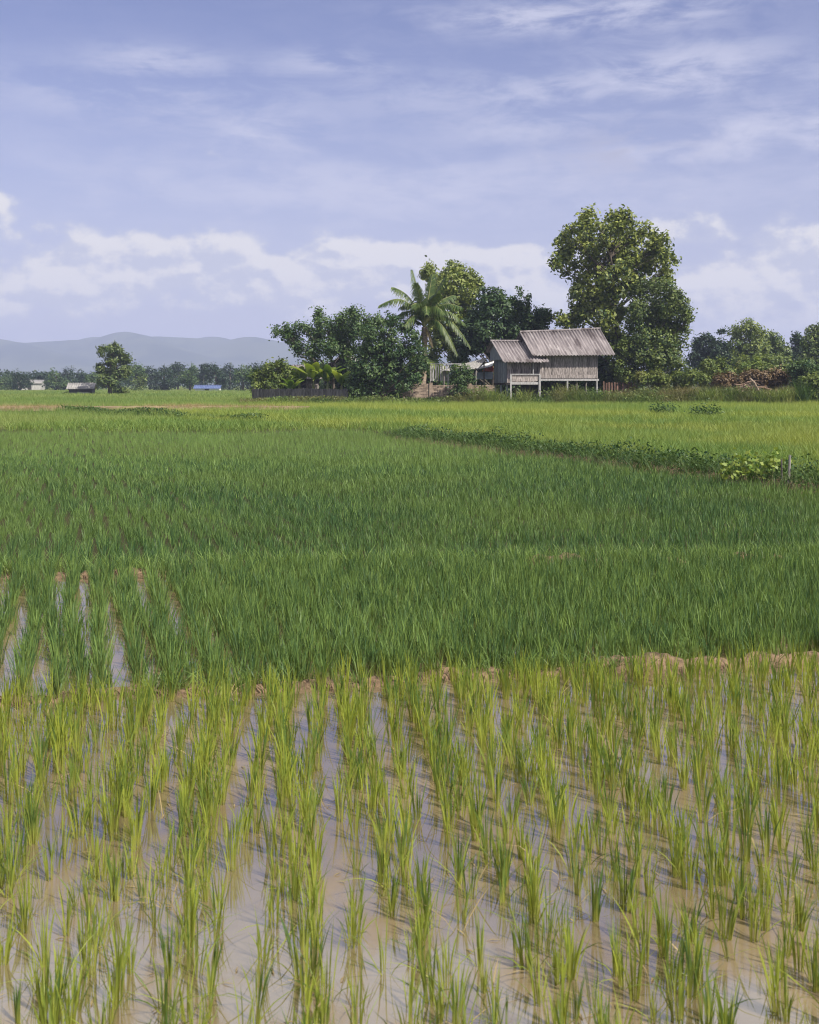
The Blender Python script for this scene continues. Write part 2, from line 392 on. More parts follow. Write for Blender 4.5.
# scraps of straw and dead leaf floating between the tufts
n = 420; y = R.uniform(3.2, 8.4, n); x = R.uniform(-1, 1, n) * (.42 * y + .3); k = y < bund1_y(x) - .1; x, y = x[k], y[k]
up_ = R.normal(0, .05, (len(x), 3)); up_[:, 2] += 1
tag(link('floating_straw', mesh_of('floating_straw', [leaves(np.stack([x, y, np.full(len(x), .006)], 1), up_, .065, .0075, R.uniform(.0, .8, len(x)), 0),
    tufts(np.stack([x[:110], y[:110], np.full(110, -.004)], 1), 2, 3, .16, .006, .45, .7, R.uniform(.3, 1, 110))]), M['straw']), 'scraps of straw and bent dead leaves in the front paddy water', 'straw', kind='stuff')
# second paddy, taller and greener, strips of water still open at the left
sx_, sy_ = rows(7, 14, .200, .080, HEAD2, lambda x, y: (y > bund1_y(x) + .09) & (y < bund2_y(x) - .12) & (R.random(len(x)) > .05), jx=.020, jy=.04)
lf = ss(-.9, 1.1, sx_ + .12 * (sy_ - 9))
parts = [tufts(np.stack([sx_, sy_, np.full(len(sx_), -.006)], 1), 14, 3, .26 + .04 * R.normal(size=len(sx_)), .0085, .10, .12, R.uniform(.0, .9, len(sx_)), r0=.036)]
kx, ky = rows(7, 14, .150, .090, HEAD2 + .5, lambda x, y: (y > bund1_y(x) + .09) & (y < bund2_y(x) - .12) & (R.random(len(x)) < np.maximum(.06, ss(-2.3, -1.1, x + .22 * (y - 9)))), jx=.05, jy=.05)
parts.append(tufts(np.stack([kx, ky, np.full(len(kx), -.006)], 1), 12, 3, .23 + .04 * R.normal(size=len(kx)), .0085, .10, .12, R.uniform(.0, .8, len(kx)), r0=.036))
tag(link('second_paddy_rice', mesh_of('second_paddy_rice', parts), M['rice_mid']), 'green rice behind the first bund with open water strips at its left', 'rice', kind='stuff')
gxp = R.uniform(-5.2, 5.6, 420); gyp = bund1_y(gxp) + R.normal(0, .07, 420); keep_ = lowfreq(gxp, gyp, 2.6, 1) + R.normal(0, .35, 420) > -.05
gxp, gyp = gxp[keep_], gyp[keep_]; g2 = R.uniform(-8, 8, 700); g2y = bund2_y(g2) + R.normal(0, .09, 700)
tag(link('bund_grass', mesh_of('bund_grass', [tufts(np.stack([np.r_[gxp, g2], np.r_[gyp, g2y], np.full(len(gxp) + 700, .0)], 1), 9, 3, np.r_[np.full(len(gxp), .19), np.full(700, .29)], .0080, .22, .3, np.r_[R.uniform(.1, .9, len(gxp)), R.uniform(.75, 1, 700)], r0=.04)]), M['rice_mid']),
    'short grass sprouting on the low earth bunds in the rice', 'grass', kind='stuff')
# dense dark field up to the diagonal bund
def in_dark(x, y): return (y > bund2_y(x) + .12) & (y < diag_y(x) - np.where(x < -1, -.15, 1.0))
parts = []
def dense(y0, y1, sx, sy, nb, S, h, w, tilt=0, hd=HEAD2):
    x, y = rows(y0, y1, sx, sy, hd, lambda x, y: in_dark(x, y) & (R.random(len(x)) > .08), jx=sx * .16, jy=sy * .3)
    t = np.clip(.22 + .10 * lowfreq(x, y, .9, tilt) + .62 * ss(19, 40, y) * (1 - .45 * ss(0, 7, x)) + R.normal(0, .26, len(x)), 0, 1)
    hh = h * (1 + .08 * lowfreq(x, y, 1.7, 2) + .07 * lowfreq(x, y, 4.1, 5) + R.normal(0, .15, len(x)))
    parts.append(tufts(np.stack([x, y, G(x, y)], 1), nb, S, hh, w, .12, .15, t, r0=.045, hv=.40))
dense(11.5, 20, .140, .082, 9, 2, .185, .0100)
dense(20, 32, .150, .100, 7, 2, .20, .0145, 1)
dense(32, 52, .19, .145, 6, 1, .25, .022, 2)
tag(link('dense_rice', mesh_of('dense_rice', parts), M['rice_dark']), 'dense dark green rice filling the middle field', 'rice', kind='stuff')
SOIL = lambda x, y: (np.abs(y - 71.5 - .04 * (x + 17)) < 2.6 + .9 * np.sin(x * .7)) & (x > -28.5 + 1.5 * np.sin(y * 2)) & (x < -6.8)
# lighter field beyond the diagonal bund (right) and the left-hand strips
parts = []
def past(x, y): return (y > diag_y(x) + np.where(x < -1, .1, 1.1)) & (y < 84) & ~SOIL(x, y) & (x > -15 + 3 * np.sin(y * .35))
def light(y0, y1, dens, nb, S, h, w):
    x, y = scatter(y0, y1, dens, past, margin=1.1)
    t = np.clip(.50 + .28 * lowfreq(x, y, .35, .4) + .2 * ss(55, 82, y) + R.normal(0, .12, len(x)), 0, 1)
    hh = h * (1 + .22 * lowfreq(x, y, .8, 3) + R.normal(0, .1, len(x)))
    parts.append(tufts(np.stack([x, y, G(x, y)], 1), nb, S, hh, w, .2, .3, t, r0=.08))
light(18, 45, 22, 7, 2, .40, .016)
light(45, 64, 16, 6, 2, .40, .026)
light(64, 84, 13, 6, 1, .42, .036)
tag(link('light_rice', mesh_of('light_rice', parts), M['rice_light']), 'yellow green rice in the upper field before the house', 'rice', kind='stuff')
parts = []
def leftf(x, y): return (y > diag_y(x) + np.where(x < -1, .1, 1.1)) & (((x <= -15 + 3 * np.sin(y * .35)) | (y >= 84)) & ~((y > 83) & (x > -11) & (y < 140))) & ~SOIL(x, y)
def grass(y0, y1, dens, nb, h, w):
    x, y = scatter(y0, y1, dens, leftf, margin=1.1)
    t = np.clip(.45 + .35 * lowfreq(x, y, .22, 5) + R.normal(0, .12, len(x)), 0, 1)
    hh = h * (1 + .35 * lowfreq(x, y, .5, 1.2) + R.normal(0, .1, len(x)))
    parts.append(tufts(np.stack([x, y, G(x, y)], 1), nb, 1, hh, w, .22, .3, t, r0=.12))
grass(46, 84, 11, 6, .38, .036)
grass(84, 120, 5, 6, .36, .06)
grass(120, 230, 1.3, 6, .40, .13)
tag(link('field_grass', mesh_of('field_grass', parts), M['grass_far']), 'patchy light green field grass at the far left', 'grass', kind='stuff')
# bare soil strip with straw
sv, sq = [], []
sx0 = np.linspace(-29, -6.5, 90)
for i, x in enumerate(sx0):
    hw = (2.4 + .9 * math.sin(x * .7)) * min(1, (x + 29.2) / 3, (-6.3 - x) / 2 + .1); yc = 71.5 + .04 * (x + 17)
    for k in range(7):
        y = yc + (-1 + k / 3) * hw; sv.append((x, y, float(G(x, y)) + .05 + .20 * math.sin(k / 6 * math.pi)))
for i in range(89):
    for k in range(6): sq.append((i * 7 + k, i * 7 + 7 + k, i * 7 + 8 + k, i * 7 + k + 1))
tag(link('bare_soil', npmesh('bare_soil', sv, sq, smooth=True), solid_mat('dry_soil', (.14, .09, .05), (.30, .22, .13), .8)), 'strip of bare brown soil across the far left field', 'soil', kind='structure')
x, y = scatter(66, 77, 14, SOIL)
k = R.random(len(x)) < ss(-.6, .5, lowfreq(x, y, .55, 2)) * .9 + .1
x, y = x[k], y[k]
tag(link('dry_straw', mesh_of('dry_straw', [tufts(np.stack([x, y, G(x, y) + .12], 1), 6, 1, .34, .035, .5, .4, R.uniform(.2, .9, len(x)), r0=.15)]), M['straw']),
    'dry pale straw lying on the bare soil strip', 'straw', kind='stuff')

# ------------------------------------------------------------------ weeds of the diagonal bund
def diag_pts(n, spread, x0=-.4, x1=12.5):
    x = R.uniform(x0, x1, n); s = R.normal(0, spread, n)
    return x + s * .92, diag_y(x) + s * .39
bm_v, bm_q = [], []
for i, x in enumerate(np.linspace(-.1, 13, 140)):
    for k in range(7):
        s = -1 + k / 3; bx = x + s * .75 * .92; by = float(diag_y(x)) + s * .75 * .39
        bm_v.append((bx, by, float(G(bx, by)) - .03 + .22 * (1 - abs(s) ** 2) + rnd.uniform(-.02, .02)))
for i in range(139):
    for k in range(6): bm_q.append((i * 7 + k, i * 7 + 7 + k, i * 7 + 8 + k, i * 7 + k + 1))
tag(link('earth_bund', npmesh('earth_bund', bm_v, bm_q), M['soil']), 'diagonal raised bund overgrown with weeds below the upper field', 'earth bund', kind='structure')
x, y = diag_pts(8500, .25)
hgt = .34 + .15 * lowfreq(x, y, 2.1, 1) * 1.5 + .08 * R.random(len(x))
hgt = np.clip(hgt, .15, .8) * (1 - .5 * (1 - ss(-1, 2, x)))
z = G(x, y) + .12 + hgt * R.random(len(x)) ** .7
nr = R.normal(size=(len(x), 3)) * .7; nr[:, 2] += .7
tk = np.clip(R.normal(.38, .28, len(x)) + .25 * lowfreq(x, y, 1.3, 4), 0, 1)
x2, y2 = diag_pts(2600, .38)
parts = [leaves(np.stack([x, y, z], 1), nr, .095, .055, tk), tufts(np.stack([x2, y2, G(x2, y2) + .08], 1), 5, 2, .46, .014, .35, .5, R.uniform(.2, .8, len(x2)), r0=.06)]
tag(link('bund_weeds', mesh_of('bund_weeds', parts), M['weed']), 'dark green weeds growing along the diagonal bund', 'weeds', kind='stuff')

# a low weedy field edge running through the left fields
tt = R.random(2600); x = -21.5 + 14 * tt + R.normal(0, .25, 2600); y = 68 - 13 * tt ** 1.2 + R.normal(0, .3, 2600) + .6 * np.sin(x * .8)
hh = np.clip(.22 + .25 * lowfreq(x, y, .9, 2), .02, .5); z = G(x, y) + .1 + hh * R.random(2600)
nr = R.normal(size=(2600, 3)) * .7; nr[:, 2] += .6
tag(link('field_edge_weeds', mesh_of('field_edge_weeds', [leaves(np.stack([x, y, z], 1), nr, .16, .08, np.clip(R.normal(.55, .25, 2600), 0, 1)), tufts(np.stack([x[:900], y[:900], G(x[:900], y[:900])], 1), 5, 1, .42, .03, .3, .4, .4)]), M['weed']),
    'dark green weeds along a low field edge in the far left fields', 'weeds', kind='stuff')
# broad-leaved vine and the two stakes
vb = at(757, 470, 23.3); vz = float(G(vb[0], vb[1])) + .1
vine = empty('leafy_vine', (vb[0], vb[1], vz)); tag(vine, 'sprawling vine with broad pale green leaves beside the two stakes', 'vine')
blobs = [(-.50, .1, .28, .18), (-.28, -.05, .40, .19), (-.04, .1, .33, .19), (.18, .0, .40, .20), (.40, .05, .48, .19), (-.64, 0, .2, .12)]
link('foliage', mesh_of('foliage', crown(blobs, 300, .12, .085, twig=4, spread=.8, up=.5, tint=(.5, .35))), M['vine'], vine)
mb = MB()
for b in blobs: mb.tube([(b[0] * .7, 0, -.05), (b[0] * .9, b[1] * .5, b[2] * .6), b[:3]], [.012, .009, .005], 5)
mb.build('stem', M['banana_stem'], vine)
for px, top, label, lean in ((788.5, 455, 'taller pale wooden stake at the end of the vine', .03), (782.5, 459, 'shorter thin wooden stake left of its taller neighbour', -.02)):
    D = 22.7; b = at(px, 474, D); zb = float(G(b[0], b[1])) - .05; h = PZ(top, D) - zb
    mb = MB(); r = .030 if px > 785 else .018
    mb.tube([(0, 0, 0), (lean * .5, .01, h * .5), (lean, 0, h)], [r, r * .92, r * .85], 8)
    tag(mb.build('wooden_stake', M['stake'] if px > 785 else M['old_wood'], None, loc=(b[0], b[1], zb)), label, 'stake')

# ------------------------------------------------------------------ trees
def limb(mb, a, b, r0, r1, bend=.12, n=5):
    a = Vector(a); b = Vector(b); L = (b - a).length; pts = []; rs = []
    o = Vector((rnd.uniform(-1, 1), rnd.uniform(-1, 1), rnd.uniform(.1, .8))) * L * bend
    for i in range(n + 1):
        t = i / n; pts.append(a.lerp(b, t) + o * math.sin(math.pi * t)); rs.append(r0 + (r1 - r0) * t)
    mb.tube(pts, rs, 7)
def px_tree(name, label, base_px, D, blobs_px, mat, n, leaf, wid, scale, org, depth=1.0, trunk_r=.28, group=None, cat_='tree', tint=(.45, .28), twig=9, spread=.55,
            fork=.35, bark='bark', inner=.4, back=True, up=.5, shrink=.90, droop=.3):
    """blobs given as (u, v, r) measured on an enlarged view: px = org + u/scale"""
    bx, by = PX(base_px, D), D; bz = float(G(bx, by)) - .05
    k = D / F; bl = []
    us = [org[0] + b[0] / scale for b in blobs_px]; cx = sum(us) / len(us); half = max(abs(u - cx) for u in us) + 4
    for b in blobs_px:
        u, v = org[0] + b[0] / scale, org[1] + b[1] / scale; r = b[2] / scale * k * shrink
        dmax = math.sqrt(max(.05, 1 - ((u - cx) / half) ** 2)) * half * k * .75 * depth
        yy = rnd.uniform(-.9, .5) * dmax
        bl.append(((u - 409.5) * (D + yy) / F - bx, yy, PZ(v, D + yy) - bz, r))
        if back: bl.append(((u - 409.5) * D / F - bx + rnd.uniform(-.3, .3), rnd.uniform(.4, 1.0) * dmax, PZ(v, D) - bz - rnd.uniform(0, .5), r * .9))
    root = empty(name, (bx, by, bz)); tag(root, label, cat_, group)
    link('crown', mesh_of('crown', crown(bl, n, leaf, wid, twig, spread, inner, up, tint, droop=droop)), mat, root)
    mb = MB(); top = max(b[2] for b in bl); axis_ = [(0, 0, 0)]
    m = max(2, int(top / 1.6)); hh = top * .86
    cxm = sum(b[0] for b in bl) / len(bl)
    for i in range(1, m + 1):
        t = i / m; axis_.append((cxm * t ** 1.5 + rnd.uniform(-.12, .12), rnd.uniform(-.12, .12), hh * t))
    mb.tube(axis_, [trunk_r * (1 - .85 * (i / m)) * (1.25 if i == 0 else 1) for i in range(m + 1)], 9)
    for b in bl:
        z0 = max(top * .12, min(hh * .95, b[2] - abs(b[0]) * .8 - b[3]))
        t = z0 / hh; i = min(m - 1, int(t * m)); a = Vector(axis_[i]).lerp(Vector(axis_[i + 1]), t * m - i)
        limb(mb, a, b[:3], trunk_r * .24 * (1 - .6 * t) + .015, .012)
        for _ in range(2):
            e = Vector(b[:3]) + Vector((rnd.uniform(-1, 1), rnd.uniform(-1, 1), rnd.uniform(-.3, 1))) * b[3] * .7
            limb(mb, b[:3], e, .022, .008, .1, 3)
    mb.build('trunk', M[bark], root, smooth=True)
    return root

O4, S4 = (540, 200), 5.12
teak = [(250, 75, 45), (230, 120, 40), (285, 130, 35), (375, 85, 40), (430, 90, 45), (470, 120, 45), (395, 140, 50), (165, 150, 36), (130, 190, 36), (75, 310, 30), (118, 275, 40), (160, 240, 45), (170, 335, 38),
        (230, 200, 50), (260, 270, 60), (320, 220, 50), (330, 310, 65), (400, 250, 60), (470, 200, 60), (480, 290, 65), (555, 150, 40), (600, 195, 50), (630, 210, 36), (570, 250, 55), (640, 275, 45), (690, 305, 24),
        (655, 345, 32), (640, 395, 45), (560, 330, 60), (420, 350, 65), (350, 400, 65), (230, 410, 50), (195, 470, 42), (265, 480, 55), (190, 545, 40), (120, 605, 35), (165, 610, 38), (230, 580, 50), (310, 530, 60), (380, 470, 60),
        (470, 410, 60), (340, 620, 60), (400, 570, 60), (400, 700, 55), (330, 690, 40)]
teak = [(u, v, q * .92) for u, v, q in teak]
px_tree('broadleaf_tree', 'tallest tree, with big yellow green leaves, directly behind the right end of the stilt house', 621, 98, teak, M['teak'], 17500, .39, .26, S4, O4, trunk_r=.34, tint=(.50, .36), twig=9, spread=.62, up=.35)
T2 = [(520, 450, 50), (590, 440, 50), (650, 450, 50), (690, 490, 50), (560, 520, 70), (640, 540, 75), (720, 540, 50), (750, 575, 35), (765, 600, 25), (500, 560, 55), (480, 630, 55), (560, 620, 75), (660, 630, 75), (730, 650, 45), (540, 710, 70), (630, 720, 80), (710, 730, 55),
      (470, 720, 50), (690, 800, 55), (610, 810, 70), (520, 800, 60), (450, 790, 45)]
px_tree('bushy_tree', 'round dark tree with fine leaves, leaning against the right side of the tallest tree', 655, 94, T2, M['fine'], 19000, .27, .16, S4, O4, trunk_r=.25, tint=(.42, .30), twig=10, spread=.7, up=.3)

O5, S5 = (360, 250), 4.55
px_tree('pale_leaved_tree', 'tall pale green tree with speckled leaves rising behind the coconut palm', 458, 104,
        [(320, 80, 32), (300, 110, 28), (430, 80, 36), (400, 110, 40), (480, 110, 45), (520, 140, 40), (540, 160, 28), (440, 160, 55), (380, 170, 45), (500, 200, 50), (420, 230, 55), (480, 270, 50), (350, 140, 40), (400, 400, 55), (350, 420, 45), (345, 290, 45), (430, 470, 45), (330, 480, 40), (335, 200, 42), (325, 255, 40), (360, 250, 45), (420, 320, 50), (340, 340, 50)],
        M['pale'], 13000, .34, .20, S5, O5, tint=(.55, .32), twig=9, up=.4)
px_tree('dark_dome_tree', 'dark green domed tree behind the left end of the house roof', 495, 100,
        [(570, 210, 42), (620, 210, 42), (655, 250, 34), (600, 270, 60), (540, 290, 55), (660, 300, 40), (560, 360, 60), (500, 350, 50), (620, 370, 55), (520, 430, 50), (590, 440, 60), (480, 420, 45), (470, 480, 40), (690, 370, 40)],
        M['dark'], 13000, .31, .19, S5, O5, tint=(.42, .3), twig=9, up=.35)
px_tree('sparse_topped_tree', 'dark tree with thin bare shoots on top, just behind the house ridge', 536, 103,
        [(700, 230, 18), (725, 255, 26), (760, 255, 22), (700, 300, 38), (760, 310, 38), (820, 290, 32), (850, 290, 22), (860, 310, 20), (800, 330, 38), (740, 360, 45), (690, 350, 40), (820, 370, 40), (730, 200, 7), (768, 225, 7), (722, 170, 5), (770, 205, 5)],
        M['feather'], 9500, .30, .17, S5, O5, tint=(.42, .3), twig=8)
O2, S2 = (240, 250), 3.41
px_tree('dense_dark_tree', 'low dense dark tree left of the palm trunk, overhanging the brick wall', 384, 87,
        [(470, 240, 30), (520, 235, 30), (560, 260, 36), (590, 290, 30), (440, 280, 38), (500, 290, 48), (420, 330, 40), (470, 350, 55), (540, 340, 55), (600, 350, 40), (620, 390, 28), (400, 390, 38), (450, 410, 50), (520, 410, 55), (590, 420, 45), (420, 450, 34), (480, 460, 36), (560, 460, 34), (390, 440, 28)],
        M['deep'], 16000, .24, .14, S2, O2, depth=.8, tint=(.40, .28), twig=9, up=.35)
px_tree('feathery_tree', 'open crowned tree with drooping feathery branches, farthest left of the house grove', 335, 96,
        [(150, 275, 28), (125, 270, 12), (180, 300, 24), (205, 262, 26), (200, 330, 22), (268, 215, 16), (275, 250, 26), (260, 290, 32), (250, 340, 32), (310, 260, 24), (350, 240, 30), (385, 215, 24), (408, 208, 10), (340, 290, 40), (390, 270, 36), (420, 260, 26), (300, 330, 36), (440, 240, 24), (360, 340, 36)],
        M['feather'], 12500, .27, .15, S2, O2, tint=(.40, .28), twig=9, spread=.8, trunk_r=.17)
px_tree('leafy_bush', 'yellow green bush rising above the left end of the dark fence', 262, 92,
        [(90, 420, 26), (70, 440, 24), (120, 430, 26), (60, 465, 20), (110, 460, 26), (150, 410, 24), (140, 385, 16), (100, 395, 14), (55, 430, 14)], M['scrub'], 3600, .28, .16, S2, O2, trunk_r=.08, cat_='bush')
px_tree('leafy_bush', 'dark round bush in front of the brick wall under the awning', 461, 85.5,
        [(430, 540, 24), (475, 545, 30), (500, 560, 20), (450, 580, 34), (490, 590, 28), (460, 620, 32), (440, 650, 28), (485, 650, 26)], M['deep'], 2300, .20, .12, S5, O5, trunk_r=.07, cat_='bush', depth=.5)
O3, S3 = (530, 200), 2.834
px_tree('leafy_bush', 'bright green bush at the foot of the tallest tree, right of the house', 622, 93,
        [(230, 430, 24), (270, 420, 30), (310, 440, 34), (350, 450, 34), (390, 445, 34), (300, 480, 32), (350, 490, 32), (250, 470, 26), (420, 470, 26), (270, 500, 24)], M['scrub'], 7500, .25, .14, S3, O3, trunk_r=.08, cat_='bush', depth=.6, tint=(.35, .3))

back = [
 ('dark bush behind the left end of the dark plank fence', 276, 100, 24, 3.2), ('bush behind the roof half hidden by banana plants', 306, 108, 26, 3.9), ('bush between the feathery tree and the low dense dark tree', 344, 101, 26, 3.6),
 ('bush behind the trunk of the low dense dark tree', 376, 100, 28, 3.8), ('bush behind the lower palm trunk', 414, 100, 28, 4.0), ('dark bush behind the slatted screen', 440, 101, 26, 4.2), ('tall dark bush behind the sagging zinc roof', 468, 103, 28, 5.0),
 ('dark bush behind the annexe of the stilt house', 500, 101, 26, 3.8), ('low dark bush seen under the middle of the stilt house', 530, 99, 26, 3.2), ('dark bush seen between the two right house posts', 560, 100, 28, 3.6), ('dark bush behind the right house post', 590, 100, 26, 4.4), ('bush behind the picket fence', 612, 100, 26, 4.6)]
for i, (lab, px, D, hw, h) in enumerate(back):
    bl = [(px + rnd.uniform(-hw, hw) * .8, HZ + (EYE - .6 - h * rnd.uniform(.18, .82)) / D * F, hw * rnd.uniform(.36, .5)) for _ in range(9)]
    px_tree('shrub', lab, px, D, bl, M['deep' if i % 2 else 'dark'], 3600, .32, .2, 1.0, (0, 0), trunk_r=.06, cat_='bush', group='bushes closing the view behind the house and yard', depth=.7)

# wooded background at the right
right = [
 ('leafy_tree', 'tall round green tree standing highest in the right background wood', 752, 150, [(595, 375, 26), (620, 362, 26), (645, 375, 26), (590, 410, 32), (630, 410, 36), (660, 410, 26), (600, 445, 32), (640, 450, 34)], 'pale', 2600, .42),
 ('leafy_tree', 'green tree with a ragged top, just right of the highest background tree', 783, 155, [(680, 385, 20), (700, 400, 24), (670, 420, 28), (710, 425, 26), (690, 450, 30), (730, 430, 18)], 'fine', 1700, .42),
 ('leafy_tree', 'dark blue green tree right beside the bushy tree edge', 706, 165, [(480, 400, 18), (500, 392, 18), (520, 400, 16), (490, 425, 26), (520, 430, 26), (480, 455, 26), (510, 460, 26), (465, 440, 16)], 'far_leaf', 1700, .46),
 ('leafy_tree', 'low dark tree filling the gap under the umbrella shaped treetop', 722, 160, [(535, 410, 18), (555, 415, 20), (570, 430, 22), (540, 440, 26), (560, 460, 26), (535, 470, 22)], 'far_leaf', 1300, .46),
 ('leafy_tree', 'big dark tree cut by the right edge of the picture', 816, 140, [(800, 372, 20), (820, 368, 22), (790, 400, 24), (820, 400, 28), (800, 430, 28), (785, 455, 24), (830, 440, 30), (810, 460, 26), (840, 385, 24)], 'fine', 2300, .38),
 ('leafy_tree', 'spiky narrow dark tree between the ragged tree and the one at the edge', 797, 158, [(757, 385, 10), (750, 400, 14), (768, 398, 14), (758, 420, 18), (770, 430, 18), (750, 445, 22)], 'far_leaf', 900, .42),
 ('leafy_tree', 'lower yellow green tree in front of the highest background tree', 765, 128, [(600, 460, 26), (640, 465, 30), (680, 455, 28), (720, 465, 28), (700, 480, 26), (650, 490, 24)], 'scrub', 1700, .36),
]
for nm, lab, bpx, D, bl, mt, n, lf_ in right:
    px_tree(nm, lab, bpx, D, bl, M[mt], int(n * 2.0), lf_, lf_ * .62, S3, O3, trunk_r=.22, tint=(.42, .3), twig=8, group='trees of the right background wood')
D = 162
px_tree('umbrella_tree', 'slender tree with a bare stem and small flat tuft above the right background wood', 721, D, [(543, 371, 6), (536, 373, 5), (550, 373, 5)], M['far_leaf'], 240, .32, .2, S3, O3, trunk_r=.16, group='trees of the right background wood', back=False, depth=.3)
# scrub on the bank at the right
scrub = [
 ('low leafy scrub right of the picket fence', 652, 88, [(320, 505, 18), (350, 500, 20), (380, 508, 18)], 'weed_light'),
 ('mid green bush on the bank left of the dead branches', 690, 88, [(420, 505, 22), (455, 500, 24), (490, 505, 20), (440, 525, 18)], 'scrub'),
 ('yellow green bush behind the dead branches', 720, 94, [(500, 470, 22), (540, 465, 22), (520, 490, 24), (560, 490, 22)], 'scrub'),
 ('olive bush above the dead branches', 757, 96, [(600, 478, 22), (640, 475, 24), (670, 485, 22), (620, 495, 20)], 'weed_light'),
 ('reddish brown dry bush right of the dead branches', 778, 92, [(670, 500, 20), (700, 495, 20), (725, 500, 18), (690, 515, 18)], 'scrub_brown'),
 ('reddish brown dry scrub left of the dead branches', 728, 87.5, [(540, 510, 18), (565, 505, 18), (585, 515, 16), (555, 522, 14)], 'scrub_brown'),
 ('dry tan scrub behind the top of the dead branch heap', 752, 90, [(615, 500, 12), (640, 496, 13), (662, 502, 12)], 'scrub_brown'),
 ('dark bush at the far right of the bank', 806, 90, [(750, 480, 24), (790, 475, 28), (820, 490, 26), (770, 505, 24)], 'deep'),
 ('large bush rising at the right edge behind the tall reeds', 818, 84, [(770, 520, 22), (800, 510, 26), (830, 505, 30), (820, 540, 28), (790, 545, 24)], 'scrub'),
]
for lab, bpx, D, bl, mt in scrub:
    px_tree('shrub', lab, bpx, D, bl, M[mt], 2800, .25, .14, S3, O3, trunk_r=.05, cat_='bush', group='bushes on the right bank', depth=.7)

# ------------------------------------------------------------------ coconut palm
pb = (PX(421, 88.5), 88.5); pz = float(G(*pb)) - .05
palm = empty('coconut_palm', (pb[0], pb[1], pz)); tag(palm, 'coconut palm with long arching fronds standing over the brick wall', 'palm tree')
ctop = Vector((PX(424.5, 88.5) - pb[0], 0, PZ(327, 88.5) - pz))
mb = MB(); pts = []; rs = []
for i in range(15):
    t = i / 14; pts.append((ctop.x * t + .1 * math.sin(t * 3) , 0, ctop.z * t)); rs.append(.30 * (1 - .45 * t) + (.12 if i == 0 else 0) + (.02 if i % 2 else 0) + (.08 if t > .8 else 0))
mb.tube(pts, rs, 10); mb.build('trunk', M['palm_bark'], palm, smooth=True)
def frond(end, sag, L0, dry=False, nl=46):
    """rachis from the crown's heart to end, sagging by sag; leaflets in two hanging rows"""
    a = ctop.copy(); b = ctop + Vector(end); side_o = Vector((0, 0, 1)) * sag
    ts = np.linspace(0, 1, 22); P = []
    for t in ts: P.append(a.lerp(b, float(t)) + side_o * (math.sin(math.pi * t ** .85)))
    mb = MB(); mb.tube(P[:], [.06 * (1 - .9 * t) + .006 for t in ts], 5)
    fr = mb.build('frond', M['banana_stem'] if not dry else M['palm_bark'], palm)
    base, az, ln, lean = [], [], [], []
    V = []; Q = []; T = []
    for i in range(nl):
        t = .14 + .85 * i / nl; j = t * 21; k = min(20, int(j)); p = P[k].lerp(P[k + 1], j - k); d = (P[k + 1] - P[k]).normalized()
        s = d.cross(Vector((0, 0, 1)));
        if s.length < .2: s = Vector((0, 1, 0))
        s.normalize(); L = L0 * (math.sin(math.pi * (.12 + .84 * t)) ** .6) * rnd.uniform(.7, 1.15)
        for sg in (-1, 1):
            dr = (s * sg * .75 + d * .75 + Vector((0, 0, -.25 + rnd.uniform(-.12, .1)))).normalized()
            dn = (dr * .7 + Vector((0, 0, -1.1 + rnd.uniform(-.3, .3)))).normalized(); w = d * .036
            q0 = p; q1 = p + dr * L * .5; q2 = q1 + dn * L * .55
            n0 = len(V); V += [q0 - w, q0 + w, q1 + w * 1.1, q1 - w * 1.1, q2 + w * .15, q2 - w * .15]
            Q += [(n0, n0 + 1, n0 + 2, n0 + 3), (n0 + 3, n0 + 2, n0 + 4, n0 + 5)]; T += [min(1, max(0, rnd.gauss(.45, .25)))] * 6
    link('leaflets', npmesh('leaflets', V, Q, T, [1] * len(V)), M['frond_dry'] if dry else M['frond'], fr)
m5 = 88.5 / F / 4.55
def fe(zx, zy, dy): return ((zx - 292) * m5, dy, -(zy - 345) * m5)
for e, sg, L0 in ((fe(255, 150, -1.2), .3, .8), (fe(350, 200, -1.8), .7, .8), (fe(460, 260, -1.2), 1.0, .9), (fe(180, 250, 1.8), 1.0, .8), (fe(380, 300, -2.4), 1.2, .9), (fe(230, 260, -2.2), 1.0, .8), (fe(235, 80, .5), .15, .75), (fe(385, 120, -.6), .5, .85), (fe(330, 95, 1.2), .2, .8), (fe(85, 250, -.5), 1.35, .85), (fe(150, 160, .8), .8, .85), (fe(500, 440, -.8), 1.55, .95), (fe(440, 480, -1.6), 1.4, .9),
                  (fe(480, 330, 1.0), 1.2, .9), (fe(430, 190, 2.2), .7, .85), (fe(200, 350, -2.3), .9, .8), (fe(130, 330, 1.9), 1.2, .85), (fe(300, 300, -3.0), 1.2, .85), (fe(280, 230, 3.0), 1.0, .85), (fe(400, 400, 2.2), 1.1, .8), (fe(215, 310, -.5), .2, .5)):
    frond(e, sg, L0 * 1.25)
frond(fe(330, 440, -.6), .35, .55, dry=True, nl=26); frond(fe(262, 430, -.3), .1, .45, dry=True, nl=22)

